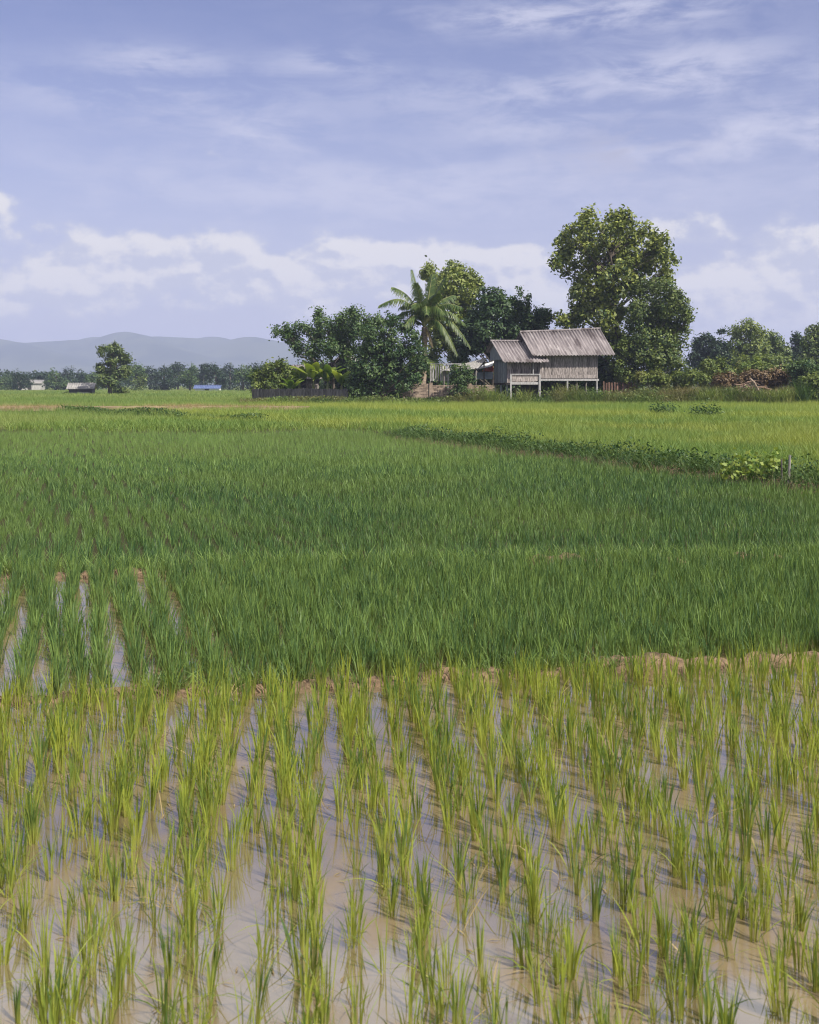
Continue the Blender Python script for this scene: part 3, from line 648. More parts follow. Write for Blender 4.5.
# ------------------------------------------------------------------ banana plants
def banana(px, D, h, seed, label, nl=8, side=False):
    rg = random.Random(seed); x = PX(px, D); z = float(G(x, D)) - .03
    root = empty('banana_plant', (x, D, z)); tag(root, label, 'banana plant', 'banana plants behind the dark fence')
    mb = MB(); mb.tube([(0, 0, 0), (.03, 0, h * .25), (.05, 0, h * .5)], [.14, .11, .07], 9); mb.build('stem', M['banana_stem'], root, smooth=True)
    for i in range(nl):
        a = i * 2.4 + rg.uniform(-.3, .3); ln = h * rg.uniform(.5, .7); el = rg.uniform(.85, 1.4); V, Q, T, A = [], [], [], []; w0 = .30 * h / 2.6; tt = rg.random()
        d = Vector((math.cos(a), math.sin(a), 0)); s = Vector((-d.y, d.x, 0))
        for k in range(10):
            t = k / 9; p = Vector((.05, 0, h * .47)) + d * ln * (t * math.cos(el) + .30 * t * t) + Vector((0, 0, ln * (t * math.sin(el) * 1.15 - .42 * t ** 2.6)))
            wd = w0 * (math.sin(math.pi * min(1, .05 + .95 * t)) ** .55) if t > .12 else .03
            for g, dz in ((-1, -.35), (0, 0), (1, -.35)): V.append(p + s * wd * g * rg.uniform(.88, 1.06) + Vector((0, 0, wd * dz * abs(g)))); T.append(min(1, max(0, tt + rg.uniform(-.15, .15))))
        for k in range(9):
            for g in range(2): Q.append((k * 3 + g, k * 3 + g + 1, k * 3 + g + 4, k * 3 + g + 3))
        link('leaf', npmesh('leaf', V, Q, T, [1] * len(V)), M['banana'], root)
for i, (px, D, h, lab) in enumerate(((282, 93.5, 2.9, 'leftmost banana plant, low behind the dark fence'), (299, 95, 3.4, 'banana plant in front of the grey house roof'), (313, 93, 3.9, 'tallest banana plant with bright torn leaves behind the fence'),
        (327, 92.5, 3.5, 'banana plant leaning right beside the feathery tree'), (341, 91.5, 3.1, 'banana plant half hidden by the low dense dark tree'), (291, 91.5, 2.3, 'small young banana plant close behind the fence boards'))):
    banana(px, D, h, 30 + i, lab)
banana(437, 90.5, 3.9, 77, 'single banana plant with one raised leaf behind the palm trunk', 7)

# ------------------------------------------------------------------ stilt house
HA = math.radians(14)
hx, hy = PX(538, 88), 88.0; hz = .60
house = empty('stilt_house', (hx, hy, 0), HA)
tag(house, 'weathered wooden stilt house with grey corrugated roofs at the field edge', 'house')
def corrugated(name, u0, u1, v0, z0, v1, z1, mat, parent, pitch=.27, amp=.055, th=.02, tilt=0.0, rows_=1, eave_tilt=0.0):
    """corrugated sheet from the eave (v0,z0) to the ridge (v1,z1), waves running up the slope, sheets lapped in rows_ courses"""
    n = int(abs(u1 - u0) / pitch * 6); V, Q = [], []
    for c in range(rows_):
        t0, t1 = c / rows_, (c + 1) / rows_ + (.03 if c < rows_ - 1 else 0)
        b = len(V)
        for t in (t0, t1):
            lift = .03 * (1 - (t - t0) / (t1 - t0))
            for i in range(n + 1):
                u = u0 + (u1 - u0) * i / n; w = amp * math.sin(2 * math.pi * (u - u0) / pitch)
                V.append((u, v0 + (v1 - v0) * t, z0 + (z1 - z0) * t + w + lift + (eave_tilt + (tilt - eave_tilt) * t) * (u - u0) / (u1 - u0) + (.02 * math.sin(u * 1.7) if t else 0)))
        for i in range(n): Q.append((b + i, b + i + 1, b + n + 2 + i, b + n + 1 + i))
    o = link(name, npmesh(name, V, Q), mat, parent)
    md = o.modifiers.new('thickness', 'SOLIDIFY'); md.thickness = th; md.offset = -1
    return o
def planks(u0, u1, v, z0, z1, w=.16, vert=True, th=.03, gap=.012, along='u'):
    mb = MB()
    if vert:
        u = u0
        while u < u1 - .03:
            e = min(u1, u + w * rnd.uniform(.85, 1.15)); dz = rnd.uniform(-.03, .03); jit = rnd.uniform(0, .012)
            if along == 'u': mb.box((u, v + jit, z0 + dz), (e - gap, v + th + jit, z1))
            else: mb.box((v + jit, u, z0 + dz), (v + th + jit, e - gap, z1 if not callable(z1) else z1((u + e) / 2)))
            u = e
    else:
        z = z0
        while z < z1 - .03:
            e = min(z1, z + w); jit = rnd.uniform(0, .012)
            mb.box((u0, v + jit, z), (u1, v + th + jit, e - gap)) if along == 'u' else mb.box((v + jit, u0, z), (v + th + jit, u1, e - gap)); z = e
    return mb
EV, EZ, RV, RZ = -.75, 4.42, 2.2, 6.42
corrugated('roof', -.78, 6.35, EV, EZ, RV, RZ, M['roof'], house, tilt=.36, eave_tilt=.10)
corrugated('roof', -.78, 6.35, 5.15, EZ, RV + .05, RZ, M['roof'], house, tilt=.36, eave_tilt=.10)
mb = MB(); mb.tube([(-.74, RV + .02, RZ + .05), (2.7, RV + .02, RZ + .21), (6.37, RV + .02, RZ + .41)], .09, 8); mb.build('ridge_cap', M['roof'], house)
AEV, AEZ, ARV, ARZ = -1.0, 3.90, 2.0, 5.66
corrugated('roof', -3.30, -.06, AEV, AEZ, ARV, ARZ, M['roof'], house)
corrugated('roof', -3.30, -.06, 3.5, ARZ - .92, ARV + .05, ARZ, M['roof'], house)
corrugated('eave_sheet', -.05, .62, AEV, AEZ + .03, AEV + .75, AEZ + .40, M['roof'], house, rows_=1)
mb = MB(); mb.tube([(-3.33, ARV + .02, ARZ + .05), (-.8, ARV + .02, ARZ + .06)], .08, 8); mb.build('ridge_cap', M['roof'], house)
# main room
mb = planks(.02, 5.12, 0, 2.62, 4.78); ob = mb.build('wall', M['boards'], house)
def gz(v, ev, ez, rv, rz, bv): return ez + (rz - ez) * ((v - ev) / (rv - ev) if v < rv else (bv - v) / (bv - rv)) - .12
mb = planks(.05, 4.35, 5.12, 2.62, lambda v: gz(v, EV, EZ, RV, RZ, 5.15), along='v'); mb.build('wall', M['boards'], house)
mb = planks(.05, 4.35, -.03, 2.62, lambda v: gz(v, EV, EZ, RV, RZ, 5.15), along='v'); mb.build('wall', M['boards'], house)
mb = planks(0, 5.1, 4.36, 2.62, 4.9); mb.build('wall', M['boards'], house)
mb = planks(.2, 5.0, 4.10, .5, 2.40, .18); mb.build('shade_panel', M['dark_boards'], house)  # dark boards added behind the posts so the space below reads as shade
mb = MB(); mb.box((-.06, -.08, 2.46), (5.22, .06, 2.615)); mb.build('floor_beam', M['white_wood'], house)
mb = MB(); mb.box((-.05, .07, 2.44), (5.16, 4.40, 2.60)); mb.build('floor', M['under'], house)
mb = planks(0, 5.12, -.045, 2.66, 2.96, .30, vert=False, th=.03); mb.build('skirting', M['boards'], house)
for u, v in ((.1, .0), (2.5, .0), (5.05, .0), (.1, 2.2), (2.5, 2.2), (5.05, 2.2), (.1, 4.2), (2.5, 4.2), (5.05, 4.2)):
    mb = MB(); r = .085
    mb.tube([(u + rnd.uniform(-.04, .04), v, .45), (u, v, 2.45)], [r * 1.1, r], 8); mb.build('post', M['white_wood'] if v == 0 else M['old_wood'], house)
for v in (1.4, 3.0):
    mb = MB(); mb.tube([(.2, v, 1.2 + .3 * v * .3), (5.0, v, 1.5)], .05, 6); mb.build('brace', M['old_wood'], house)
# things stored under the floor: stacked planks
lum = empty('plank_stack', (0, 0, 0)); lum.location = (hx + 3.6 * math.cos(HA) - 1.6 * math.sin(HA), hy + 3.6 * math.sin(HA) + 1.6 * math.cos(HA), .62); lum.rotation_euler = (0, 0, HA + .05)
tag(lum, 'stack of old brown planks stored between the posts under the house', 'planks')
mb = MB()
for i in range(5):
    for j in range(4): mb.box((-1.3 + rnd.uniform(-.12, .12), -.4 + j * .2, .02 + i * .16), (1.2 + rnd.uniform(-.12, .12), -.4 + j * .2 + .18, .02 + i * .16 + rnd.uniform(.06, .12)))
mb.build('planks', M['boards'], lum)
# annexe
mb = planks(-2.60, -.04, .02, 2.30, 4.40); mb.build('wall', M['boards'], house)
mb = planks(.06, 3.2, -2.63, 2.30, lambda v: gz(v, AEV, AEZ, ARV, ARZ, 5.4), along='v'); mb.build('wall', M['gable_boards'], house)
mb = MB(); a0, a1 = .06, 4.1
mb.add([(-2.98, -.55, 4.12), (-2.98, 3.2, 4.12), (-2.98, 3.2, 4.80), (-2.98, ARV, ARZ - .12), (-2.95, -.55, 4.12), (-2.95, 3.2, 4.12), (-2.95, 3.2, 4.80), (-2.95, ARV, ARZ - .12)],
       [(0, 3, 2, 1), (4, 5, 6, 7), (0, 1, 5, 4), (1, 2, 6, 5), (2, 3, 7, 6), (3, 0, 4, 7)], .4)
mb.build('gable', M['gable_boards'], house)
mb = MB(); mb.box((-2.66, .06, 2.12), (-.06, 3.2, 2.28)); mb.build('floor', M['under'], house)
mb = planks(-2.6, 0, 3.22, 2.3, 4.3); mb.build('wall', M['boards'], house)
for u, v in ((-2.55, .12), (-2.55, 1.6), (-2.55, 3.1), (-1.3, 1.6)):
    mb = MB(); mb.tube([(u, v, .45), (u, v, 2.11)], .08, 8); mb.build('post', M['gable_boards'] if u < -2 else M['old_wood'], house)
mb = MB(); mb.tube([(-.62, -.55, 2.3), (-.60, -.5, 4.1)], .045, 6); mb.build('post', M['white_wood'], house)
# open porch in front of the annexe
pv = -1.35
mb = MB(); mb.box((-2.78, pv, 2.16), (-.36, pv + .08, 2.36)); mb.build('porch_beam', M['white_wood'], house)
mb = planks(-2.70, -.42, pv + .02, 2.44, 2.92, .155, vert=False); mb.build('railing', M['boards'], house)
mb = MB(); mb.box((-2.83, pv - .03, 2.93), (-.33, pv + .08, 3.0)); mb.build('handrail', M['white_wood'], house)
mb = MB(); mb.box((-2.77, pv + .085, 2.20), (-.36, -.06, 2.30)); mb.build('porch_floor', M['boards'], house)
for u in (-2.78, -.37):
    mb = MB(); mb.box((u - .065, pv - .075, .45), (u + .065, pv - .035, 2.92)); mb.box((u - .065, pv - .034, .45), (u + .065, pv - .004, 2.15)); mb.build('post', M['white_wood'], house)

# ------------------------------------------------------------------ yard left of the house
DY = 86.5
def yard(px, py, D=DY): return Vector(at(px, py, D))
zg = .56
# brick wall in a few panels, low and rough
wall = empty('brick_wall', (PX(450, 87), 87, zg - .05)); tag(wall, 'low rough brick wall between the palm and the house', 'wall')
mb = MB(); x0, x1 = PX(400, 87) - wall.location.x, PX(492, 87) - wall.location.x; course = 0; z = 0
while z < 1.85:
    x = x0 + (course % 2) * .15
    while x < x1:
        top_ok = z < 1.62 + .12 * math.sin(x * 1.9)
        if top_ok and rnd.random() > .02: mb.box((x, rnd.uniform(-.012, .012), z), (min(x + .288, x1 + .2), .2, z + .105))
        x += .30
    z += .115; course += 1
mb.build('brickwork', M['brick'], wall)
for px in (431, 469):
    mb = MB(); u = PX(px, 87) - wall.location.x; mb.box((u - .13, -.08, 0), (u + .13, .25, 1.80)); mb.build('pier', M['brick'], wall)
# awning shed: zinc roof on posts with a slatted side
shed = empty('lean_to_shed', (PX(458, 89), 89, zg)); tag(shed, 'open lean-to shed with a sagging pale zinc roof left of the house', 'shed')
def sl(px, py, D): return Vector(at(px, py, D)) - Vector(shed.location)
V = []; Q = []
A, B, Cc, Dd = sl(441, 370.5, 87.6), sl(478, 368, 87.6), sl(487.5, 357.5, 91), sl(461, 364.5, 91)
nU = 60
for j in range(7):
    for i in range(nU + 1):
        s, t = i / nU, j / 6; p = A.lerp(B, s).lerp(Dd.lerp(Cc, s), t)
        p.z += .03 * math.sin(i * 1.26) - .10 * math.sin(math.pi * s) * (1 - t); V.append(p)
for j in range(6):
    for i in range(nU): Q.append((j * (nU + 1) + i, j * (nU + 1) + i + 1, (j + 1) * (nU + 1) + i + 1, (j + 1) * (nU + 1) + i))
rf = link('roof', npmesh('roof', V, Q), M['zinc'], shed); md = rf.modifiers.new('thickness', 'SOLIDIFY'); md.thickness = .02
for px, D, top in ((444, 87.9, 371), (476, 87.9, 369), (465, 90.8, 365), (484, 90.8, 359)):
    p = sl(px, 400, D); mb = MB(); mb.tube([(p.x, p.y, -.05), (p.x, p.y, sl(px, top, D).z)], .06, 7); mb.build('post', M['old_wood'], shed)
mb = MB(); a = sl(430, 381, 88.2); b = sl(448, 365, 88.2); u = a.x
while u < b.x:
    mb.box((u, a.y + rnd.uniform(0, .015), a.z), (u + .13, a.y + .03, b.z + rnd.uniform(-.04, .04))); u += .20
mb.build('slatted_screen', M['zinc'], shed)
mb = MB(); mb.box((a.x - .06, a.y - .05, b.z + .05), (b.x + 1.3, a.y + .06, b.z + .13)); mb.build('rail', M['white_wood'], shed)
for px in (430.5, 448):
    mb = MB(); p = sl(px, 380, 88.3); mb.tube([(p.x, p.y + .05, -.05), (p.x, p.y + .05, b.z)], .05, 6); mb.build('post', M['white_wood'], shed)
def sheet(name, label, corners, mat, cat_, sag=.08, n=10):
    P = [Vector(at(*c)) for c in corners]; o = sum(P, Vector()) / 4; V = []; Q = []
    for j in range(n + 1):
        for i in range(n + 1):
            s, t = i / n, j / n; p = P[0].lerp(P[1], s).lerp(P[3].lerp(P[2], s), t) - o
            p.z -= sag * math.sin(math.pi * s) * math.sin(math.pi * t); p.y += .05 * math.sin(s * 9 + t * 4); V.append(p)
    for j in range(n):
        for i in range(n): Q.append((j * (n + 1) + i, j * (n + 1) + i + 1, (j + 1) * (n + 1) + i + 1, (j + 1) * (n + 1) + i))
    ob = link(name, npmesh(name, V, Q, smooth=True), mat, None, o); md = ob.modifiers.new('thickness', 'SOLIDIFY'); md.thickness = .015
    return tag(ob, label, cat_)
sheet('tarpaulin', 'white sheet stretched between the lean-to shed and the house gable', [(477, 369.5, 90.2), (492.5, 366, 90.2), (494, 361, 92.2), (484, 364, 92.2)], M['white_sheet'], 'tarpaulin')
sheet('tarpaulin', 'red sheet hanging under the white sheet beside the house gable', [(482, 371, 91.4), (493.5, 371.5, 91.4), (493.5, 366.5, 91.7), (485, 368, 91.7)], M['red_sheet'], 'tarpaulin')
sheet('tarpaulin', 'pale blue grey sheet hanging below the red one in the yard', [(474, 379.5, 91.0), (493, 379, 91.0), (493, 372, 91.2), (475, 372.5, 91.2)], M['blue_sheet'], 'tarpaulin')
# dark plank fence at the left of the grove
def plank_fence(name, label, pA, pB, zA, h, mat, w=.17, gap=.015, post=True, g=None, wob=.05):
    a = Vector((pA[0], pA[1], 0)); b = Vector((pB[0], pB[1], 0)); d = (b - a); L = d.length; ang = math.atan2(d.y, d.x)
    root = empty(name, (a.x, a.y, zA), ang); tag(root, label, 'fence', g)
    mb = MB(); u = 0
    while u < L:
        t = rnd.uniform(-wob, wob); mb.box((u, rnd.uniform(0, .015), .02), (min(L, u + w - gap), .03, h + t)); u += w
    mb.build('boards', mat, root)
    u = .1
    while u < L:
        p = MB(); p.box((u - .05, .035, -.1), (u + .05, .13, h + .08)); p.build('post', mat, root); u += 2.4
    return root
plank_fence('plank_fence', 'dark grey plank fence in front of the banana plants', (PX(252, 90.5), 90.5), (PX(348, 86.5), 86.5), .50, 1.30, M['dark_boards'])
plank_fence('picket_fence', 'low brown picket fence right of the stilt house', (PX(603, 92), 92), (PX(636, 93), 93), .6, 1.75, M['brown_boards'], w=.26, gap=.10)
# half-hidden house roofs among the trees
def small_house(name, label, px, D, w, d, wall_h, roof_h, mats, rz=0.0, over=.35, z=None, door=True, group=None, cat_='house'):
    x = PX(px, D); zb = float(G(x, D)) if z is None else z
    root = empty(name, (x, D, zb), rz); tag(root, label, cat_, group)
    mb = MB(); hw, hd = w / 2, d / 2
    mb.box((-hw, -hd, 0), (hw, -hd + .1, wall_h)); mb.box((-hw, hd - .1, 0), (hw, hd, wall_h))
    for s in (-1, 1):
        u0, u1 = (-hw, -hw + .1) if s < 0 else (hw - .1, hw)
        mb.hexa([(u0, -hd + .1, 0), (u1, -hd + .1, 0), (u1, hd - .1, 0), (u0, hd - .1, 0)], [(u0, -hd + .1, wall_h), (u1, -hd + .1, wall_h), (u1, hd - .1, wall_h), (u0, hd - .1, wall_h)], .5)
        mb.add([(u0, -hd, wall_h), (u1, -hd, wall_h), (u1, 0, wall_h + roof_h - .05), (u0, 0, wall_h + roof_h - .05), (u0, hd, wall_h), (u1, hd, wall_h)], [(0, 1, 2, 3), (3, 2, 5, 4), (0, 3, 4), (1, 5, 2)], .5)
    mb.build('wall', mats[0], root)
    k = roof_h / hd
    for s in (-1, 1): corrugated('roof', -hw - over, hw + over, s * (hd + over), wall_h - over * k + .05, s * .005, wall_h + roof_h + .05, mats[1], root, pitch=.35, amp=.03, rows_=1)
    if door:
        mb = MB(); mb.box((-.45, -hd - .04, .05), (.45, -hd - .003, min(2.0, wall_h - .1))); mb.build('door', M['under'], root)
    return root
small_house('village_house', 'house with a grey tiled roof half hidden behind the banana plants', 299, 104, 3.4, 3.2, 2.2, 1.1, (M['boards'], M['zinc_dark']), rz=.2)
small_house('village_house', 'house whose dark gable peeks out left of the dense dark tree', 347, 103, 2.0, 4.0, 3.0, 1.3, (M['dark_boards'], M['zinc_dark']), rz=1.35)

# ------------------------------------------------------------------ weeds in front of the yard, tall grass on the bank
def band(px0, px1, y0, y1, dens):
    n = int((px1 - px0) / F * 85 * (y1 - y0) * dens); y = R.uniform(y0, y1, n); p = R.uniform(px0, px1, n); return PX(p, y), y
parts = []
x, y = band(240, 830, 83.5, 86.2, 26)
hh = np.clip(.75 + .5 * lowfreq(x, y, .9, 3.3) + R.normal(0, .12, len(x)), .15, 1.3) * np.where(x < 5, .75, 1.35)
parts.append(tufts(np.stack([x, y, G(x, y)], 1), 6, 2, hh, .035, .22, .35, np.clip(.4 + .35 * lowfreq(x, y, 1.1, .5), 0, 1), r0=.12))
x, y = band(240, 830, 83.6, 87.0, 60)
hh = np.clip(.7 + .55 * lowfreq(x, y, .9, 3.3), .15, 1.3) * np.where(x < 5, .8, 1.4)
z = G(x, y) + hh * R.random(len(x)) ** .7
nr = R.normal(size=(len(x), 3)) * .7; nr[:, 2] += .6
parts.append(leaves(np.stack([x, y, z], 1), nr, .20, .11, np.clip(R.normal(.4, .25, len(x)) + .25 * lowfreq(x, y, .7, 2), 0, 1)))
tag(link('yard_weeds', mesh_of('yard_weeds', parts), M['yard']), 'rank green weeds along the field edge below the house', 'weeds', kind='stuff')
parts = []
x, y = band(612, 850, 84.5, 92, 20)
hh = np.clip(1.25 + .6 * lowfreq(x, y, .6, 1.3), .3, 2.2)
parts.append(tufts(np.stack([x, y, G(x, y)], 1), 6, 3, hh, .035, .2, .35, np.clip(.3 + .4 * lowfreq(x, y, .8, 2.5), 0, 1), r0=.16))
x, y = band(612, 850, 86, 93, 22); hh = np.clip(1.15 + .5 * lowfreq(x, y, .6, 1.3), .2, 1.6); z = G(x, y) + hh * R.random(len(x)) ** .6
nr = R.normal(size=(len(x), 3)) * .7; nr[:, 2] += .6
parts.append(leaves(np.stack([x, y, z], 1), nr, .26, .13, np.clip(R.normal(.3, .25, len(x)), 0, 1)))
tag(link('bank_grass', mesh_of('bank_grass', parts), M['bank']), 'tangled tall grass covering the bank right of the house', 'grass', kind='stuff')
# clumps of reeds: things
for i, (px, D, h, lab) in enumerate(((711, 83.3, 1.5, 'pale reed clump on the field edge below the dead branches'), (784, 83.0, 1.5, 'wide pale reed clump on the field edge near the right side'), (803, 83.4, 2.1, 'tall dark reed clump at the right edge of the field'),
                              (765, 83.6, 1.3, 'small reed clump left of the wide pale one'), (497, 84.3, 1.3, 'thin reed clump left of the porch posts'), (524, 84.2, 1.4, 'reed clump in front of the porch'))):
    X = PX(px, D); n = 120 if h > 1.4 else 70
    a = tufts(np.stack([R.normal(0, .35, n), R.normal(0, .25, n), np.zeros(n)], 1), 2, 3, h, .035, .16, .3, R.uniform(.2, .9, n), r0=.05)
    o = link('reed_clump', mesh_of('reed_clump', [a]), M['weed' if 'dark' in lab else 'weed_light'], None, (X, D, float(G(X, D)) - .02))
    tag(o, lab, 'reeds', 'reed clumps along the field edge')
for i, (px, D, w, lab) in enumerate(((705, 60, .75, 'dark weed clump standing alone in the upper field below the dead branches'), (662, 62, .6, 'low dark weed clump in the upper field below the picket fence'))):
    X = PX(px, D); n = 380
    bl = [(-w + 2 * w * q / 6, rnd.uniform(-.12, .12), rnd.uniform(.34, .42), .30) for q in range(7)] + ([(0, 0, .75, .2)] if i == 0 else [])
    o = link('weed_clump', mesh_of('weed_clump', [crown(bl, n, .16, .09, 5, .8), tufts(np.array([[0, 0, 0]]) + R.normal(0, .3, (14, 3)) * [1, .6, 0], 4, 2, .6, .02, .2, .3, .3)]), M['weed'], None, (X, D, float(G(X, D))))
    tag(o, lab, 'weeds', 'weed clumps in the upper field')
# dead branches heaped on the bank
bp = (PX(750, 86), 86.0); heap = empty('branch_heap', (bp[0], bp[1], float(G(*bp)))); tag(heap, 'heap of dead brown branches lying on the weedy bank at the right', 'branches')
mb = MB()
for i in range(80):
    u = rnd.gauss(0, .8); v = rnd.gauss(0, .5); hgt = max(.1, 1.7 - abs(u) * .6) * rnd.random() ** .6; a = rnd.uniform(0, 6.28); L = rnd.uniform(.5, 1.5); e = rnd.uniform(-.25, .45)
    d = Vector((math.cos(a) * math.cos(e), math.sin(a) * math.cos(e) * .6, math.sin(e))) * L * .5; c = Vector((u, v, hgt + .15))
    mb.tube([c - d, c + Vector((0, 0, .06)), c + d], [.035, .028, .012], 5)
mb.build('branches', M['twig'], heap)
mb = MB(); mb.tube([(-.2, -.6, 2.0), (.1, -.6, 1.7), (.45, -.6, 1.1)], [.11, .12, .10], 7); mb.build('log', M['palm_bark'], heap)
link('dry_leaves', mesh_of('dry_leaves', crown([(0, .2, .7, .8), (-.6, .2, .5, .5), (.7, .2, .5, .6)], 1000, .2, .1, 5, .9)), M['scrub_brown'], heap)

# ------------------------------------------------------------------ far left: hut, lone tree, treeline, hills
Dh = 165
hut = small_house('field_hut', 'small open field hut with a pale sloping roof far out at the left', 82, Dh, 3.4, 2.6, 1.1, .75, (M['dark_boards'], M['zinc']), rz=.12, door=False, cat_='hut')
hut.location.z = PZ(395.5, Dh)
mb = MB(); mb.box((-.2, -1.75, .0), (1.35, -1.45, .5)); mb.build('front_board', M['white_wood'], hut)
O7, S7 = (60, 330), 8.19
px_tree('lone_tree', 'lone tree with a lopsided crown beside the field hut', 110, 160, [(335, 160, 26), (330, 185, 20), (400, 150, 36), (450, 135, 30), (480, 165, 40), (540, 215, 34), (500, 230, 40), (420, 205, 34), (390, 250, 36), (440, 250, 40), (330, 310, 42), (360, 350, 46), (420, 330, 46), (530, 320, 44), (500, 350, 36), (350, 400, 44), (420, 400, 44), (330, 430, 30), (440, 440, 32)],
        M['fine'], 7500, .38, .23, S7, O7, trunk_r=.28, tint=(.38, .25))
px_tree('leafy_bush', 'yellow green bush at the right foot of the lone tree', 122, 162, [(470, 500, 26), (510, 490, 28), (540, 505, 22), (440, 510, 18)], M['scrub'], 700, .34, .2, S7, O7, trunk_r=.06, cat_='bush')
px_tree('leafy_bush', 'dark little bush at the left wall of the field hut', 66, 166, [(40, 525, 18), (55, 530, 16)], M['fine'], 260, .34, .2, S7, O7, trunk_r=.05, cat_='bush')
def far_tree(px, D, top, half, label, mat='far_leaf', n=1500, seed=0, nm='distant_tree', g='trees of the far left treeline'):
    rg = random.Random(seed); x = PX(px, D); zb = float(G(x, D)) - .2; H = PZ(top, D) - zb; W = half * 1.3 / F * D
    bl = []
    for i in range(11):
        t = .10 + .84 * rg.random(); w = W * math.sin(math.pi * min(.98, t * .75 + .22)) ** .6
        a = rg.uniform(0, 6.28); q = rg.random() ** .5 * .7
        bl.append((w * q * math.cos(a), w * q * math.sin(a) * .9, H * t, W * rg.uniform(.26, .42)))
    bl.append((0, 0, H - W * .28, W * .3))
    root = empty(nm, (x, D, zb)); tag(root, label, 'tree', g)
    lf_ = max(.4, D * .0019)
    link('crown', mesh_of('crown', crown(bl, n, lf_, lf_ * .62, 7, .6, .35, .45, (.40, .3))), M[mat], root)
    mb = MB(); mb.tube([(0, 0, 0), (.1, 0, H * .4), (0, .1, H * .8)], [.3, .22, .08], 7)
    for b in bl[:6]: limb(mb, (.05, 0, H * .3), b[:3], .1, .03)
    mb.build('trunk', M['bark'], root, smooth=True)
words = ['first', 'second', 'third', 'fourth', 'fifth', 'sixth', 'seventh', 'eighth', 'ninth', 'tenth', 'eleventh', 'twelfth']
A = [(4, 377, 12), (20, 375, 11), (40, 374, 10), (56, 371, 12), (68, 370, 12), (82, 372, 11), (93, 374, 10)]
for i, (px, top, hw) in enumerate(reversed(A)): far_tree(px, 270 + 16 * ((i * 7) % 5), top, hw, words[i] + ' tree of the hazy treeline counting leftwards from the lone tree', seed=100 + i, mat='far_leaf' if i % 3 else 'feather')
B_ = [(136, 363.5, 11), (150, 366, 12), (164, 366, 11), (178, 363.5, 11), (190, 366, 11), (203, 365, 10), (216, 367, 11), (230, 364, 12), (243, 365, 11), (256, 362, 12), (268, 365, 11)]
for i, (px, top, hw) in enumerate(B_): far_tree(px, 265 + 16 * ((i * 3) % 6), top, hw, words[i] + ' tree of the hazy treeline counting rightwards from the lone tree', seed=140 + i, mat='far_leaf' if i % 4 else 'feather')
far_tree(140, 235, 375, 9, 'round lighter green tree in front of the treeline, right of the lone tree', 'fine', 700, 190)
# low continuous woodland behind them and behind the grove
n = 26000; p = R.uniform(-120, 940, n); D = R.uniform(318, 372, n); x = PX(p, D)
hgt = np.clip(4.9 + 1.5 * lowfreq(x, D, .09, 1) + 1.2 * lowfreq(x, D, .3, 2), 2.0, 8)
z = G(x, D) + hgt * R.random(n) ** .55
nr = R.normal(size=(n, 3)) * .7; nr[:, 2] += .5
tag(link('distant_woodland', mesh_of('distant_woodland', [leaves(np.stack([x, D, z], 1), nr, 1.0, .62, np.clip(R.normal(.4, .25, n), 0, 1))]), M['far_leaf']), 'low dark woodland running along the far edge of the fields', 'woodland', kind='stuff')
n = 2600; p = R.uniform(660, 860, n); D = R.uniform(172, 205, n); x = PX(p, D); hgt = np.clip(4.6 + 2.2 * lowfreq(x, D, .25, 1), 2, 8); z = G(x, D) + hgt * R.random(n) ** .6
nr = R.normal(size=(n, 3)) * .7; nr[:, 2] += .5
tag(link('background_thicket', mesh_of('background_thicket', [leaves(np.stack([x, D, z], 1), nr, .9, .55, np.clip(R.normal(.4, .25, n), 0, 1))]), M['far_leaf']), 'dark thicket closing the gaps behind the right background trees', 'thicket', kind='stuff')
# far buildings
small_house('barn', 'long low building with a bright blue roof before the far treeline', 208, 232, 5.0, 3.4, .75, .65, (M['white_wall'], M['blue_roof']), rz=.05, cat_='building')
bb = small_house('barn', 'long white building low between trees at the far left edge', 32, 300, 6, 5, 1.8, .9, (M['zinc'], M['zinc']), rz=.1, cat_='building'); bb.location.z = .6
# hills
def hills(name, label, D0, depth, prof, seed):
    pr = np.array(prof, float); px = np.linspace(pr[0, 0], pr[-1, 0], 420); top = np.interp(px, pr[:, 0], pr[:, 1])
    k = np.ones(15) / 15; top = np.convolve(np.pad(top, 7, 'edge'), k, 'valid')
    rg = np.random.default_rng(seed); K = 26; V = np.zeros((K, len(px), 3))
    fb = sum(np.sin(px * f + rg.uniform(0, 6)) * a for f, a in ((.035, .9), (.09, .6), (.21, .35), (.5, .2)))
    for j in range(K):
        s = j / (K - 1) * 2 - 1; y = D0 + s * depth
        f = max(0, 1 - abs(s) ** 1.35); rid = 1 + .18 * np.sin(px * .05 + j * .7) * (abs(s) > .08)
        V[j, :, 0] = (px - 409.5) / F * D0; V[j, :, 1] = y
        V[j, :, 2] = -3 + (EYE + 3 + (HZ - top + fb * .25 * f) / F * D0) * f * rid * (1 if abs(s) < .05 else .97)
    ii = np.arange(K * len(px)).reshape(K, len(px))
    q = np.stack([ii[:-1, :-1], ii[:-1, 1:], ii[1:, 1:], ii[1:, :-1]], -1).reshape(-1, 4)
    tag(link(name, npmesh(name, V.reshape(-1, 3), q, smooth=True), M['hill']), label, 'hills', kind='structure')
hills('hills', 'long blue hazy ridge behind the fields', 3400, 700, [(-500, 362), (-300, 352), (-120, 350), (0, 344), (60, 341), (100, 338.5), (140, 336), (180, 336), (210, 340), (240, 342), (290, 341), (340, 346), (420, 352), (520, 362), (700, 374), (1000, 378), (1300, 382)], 3)

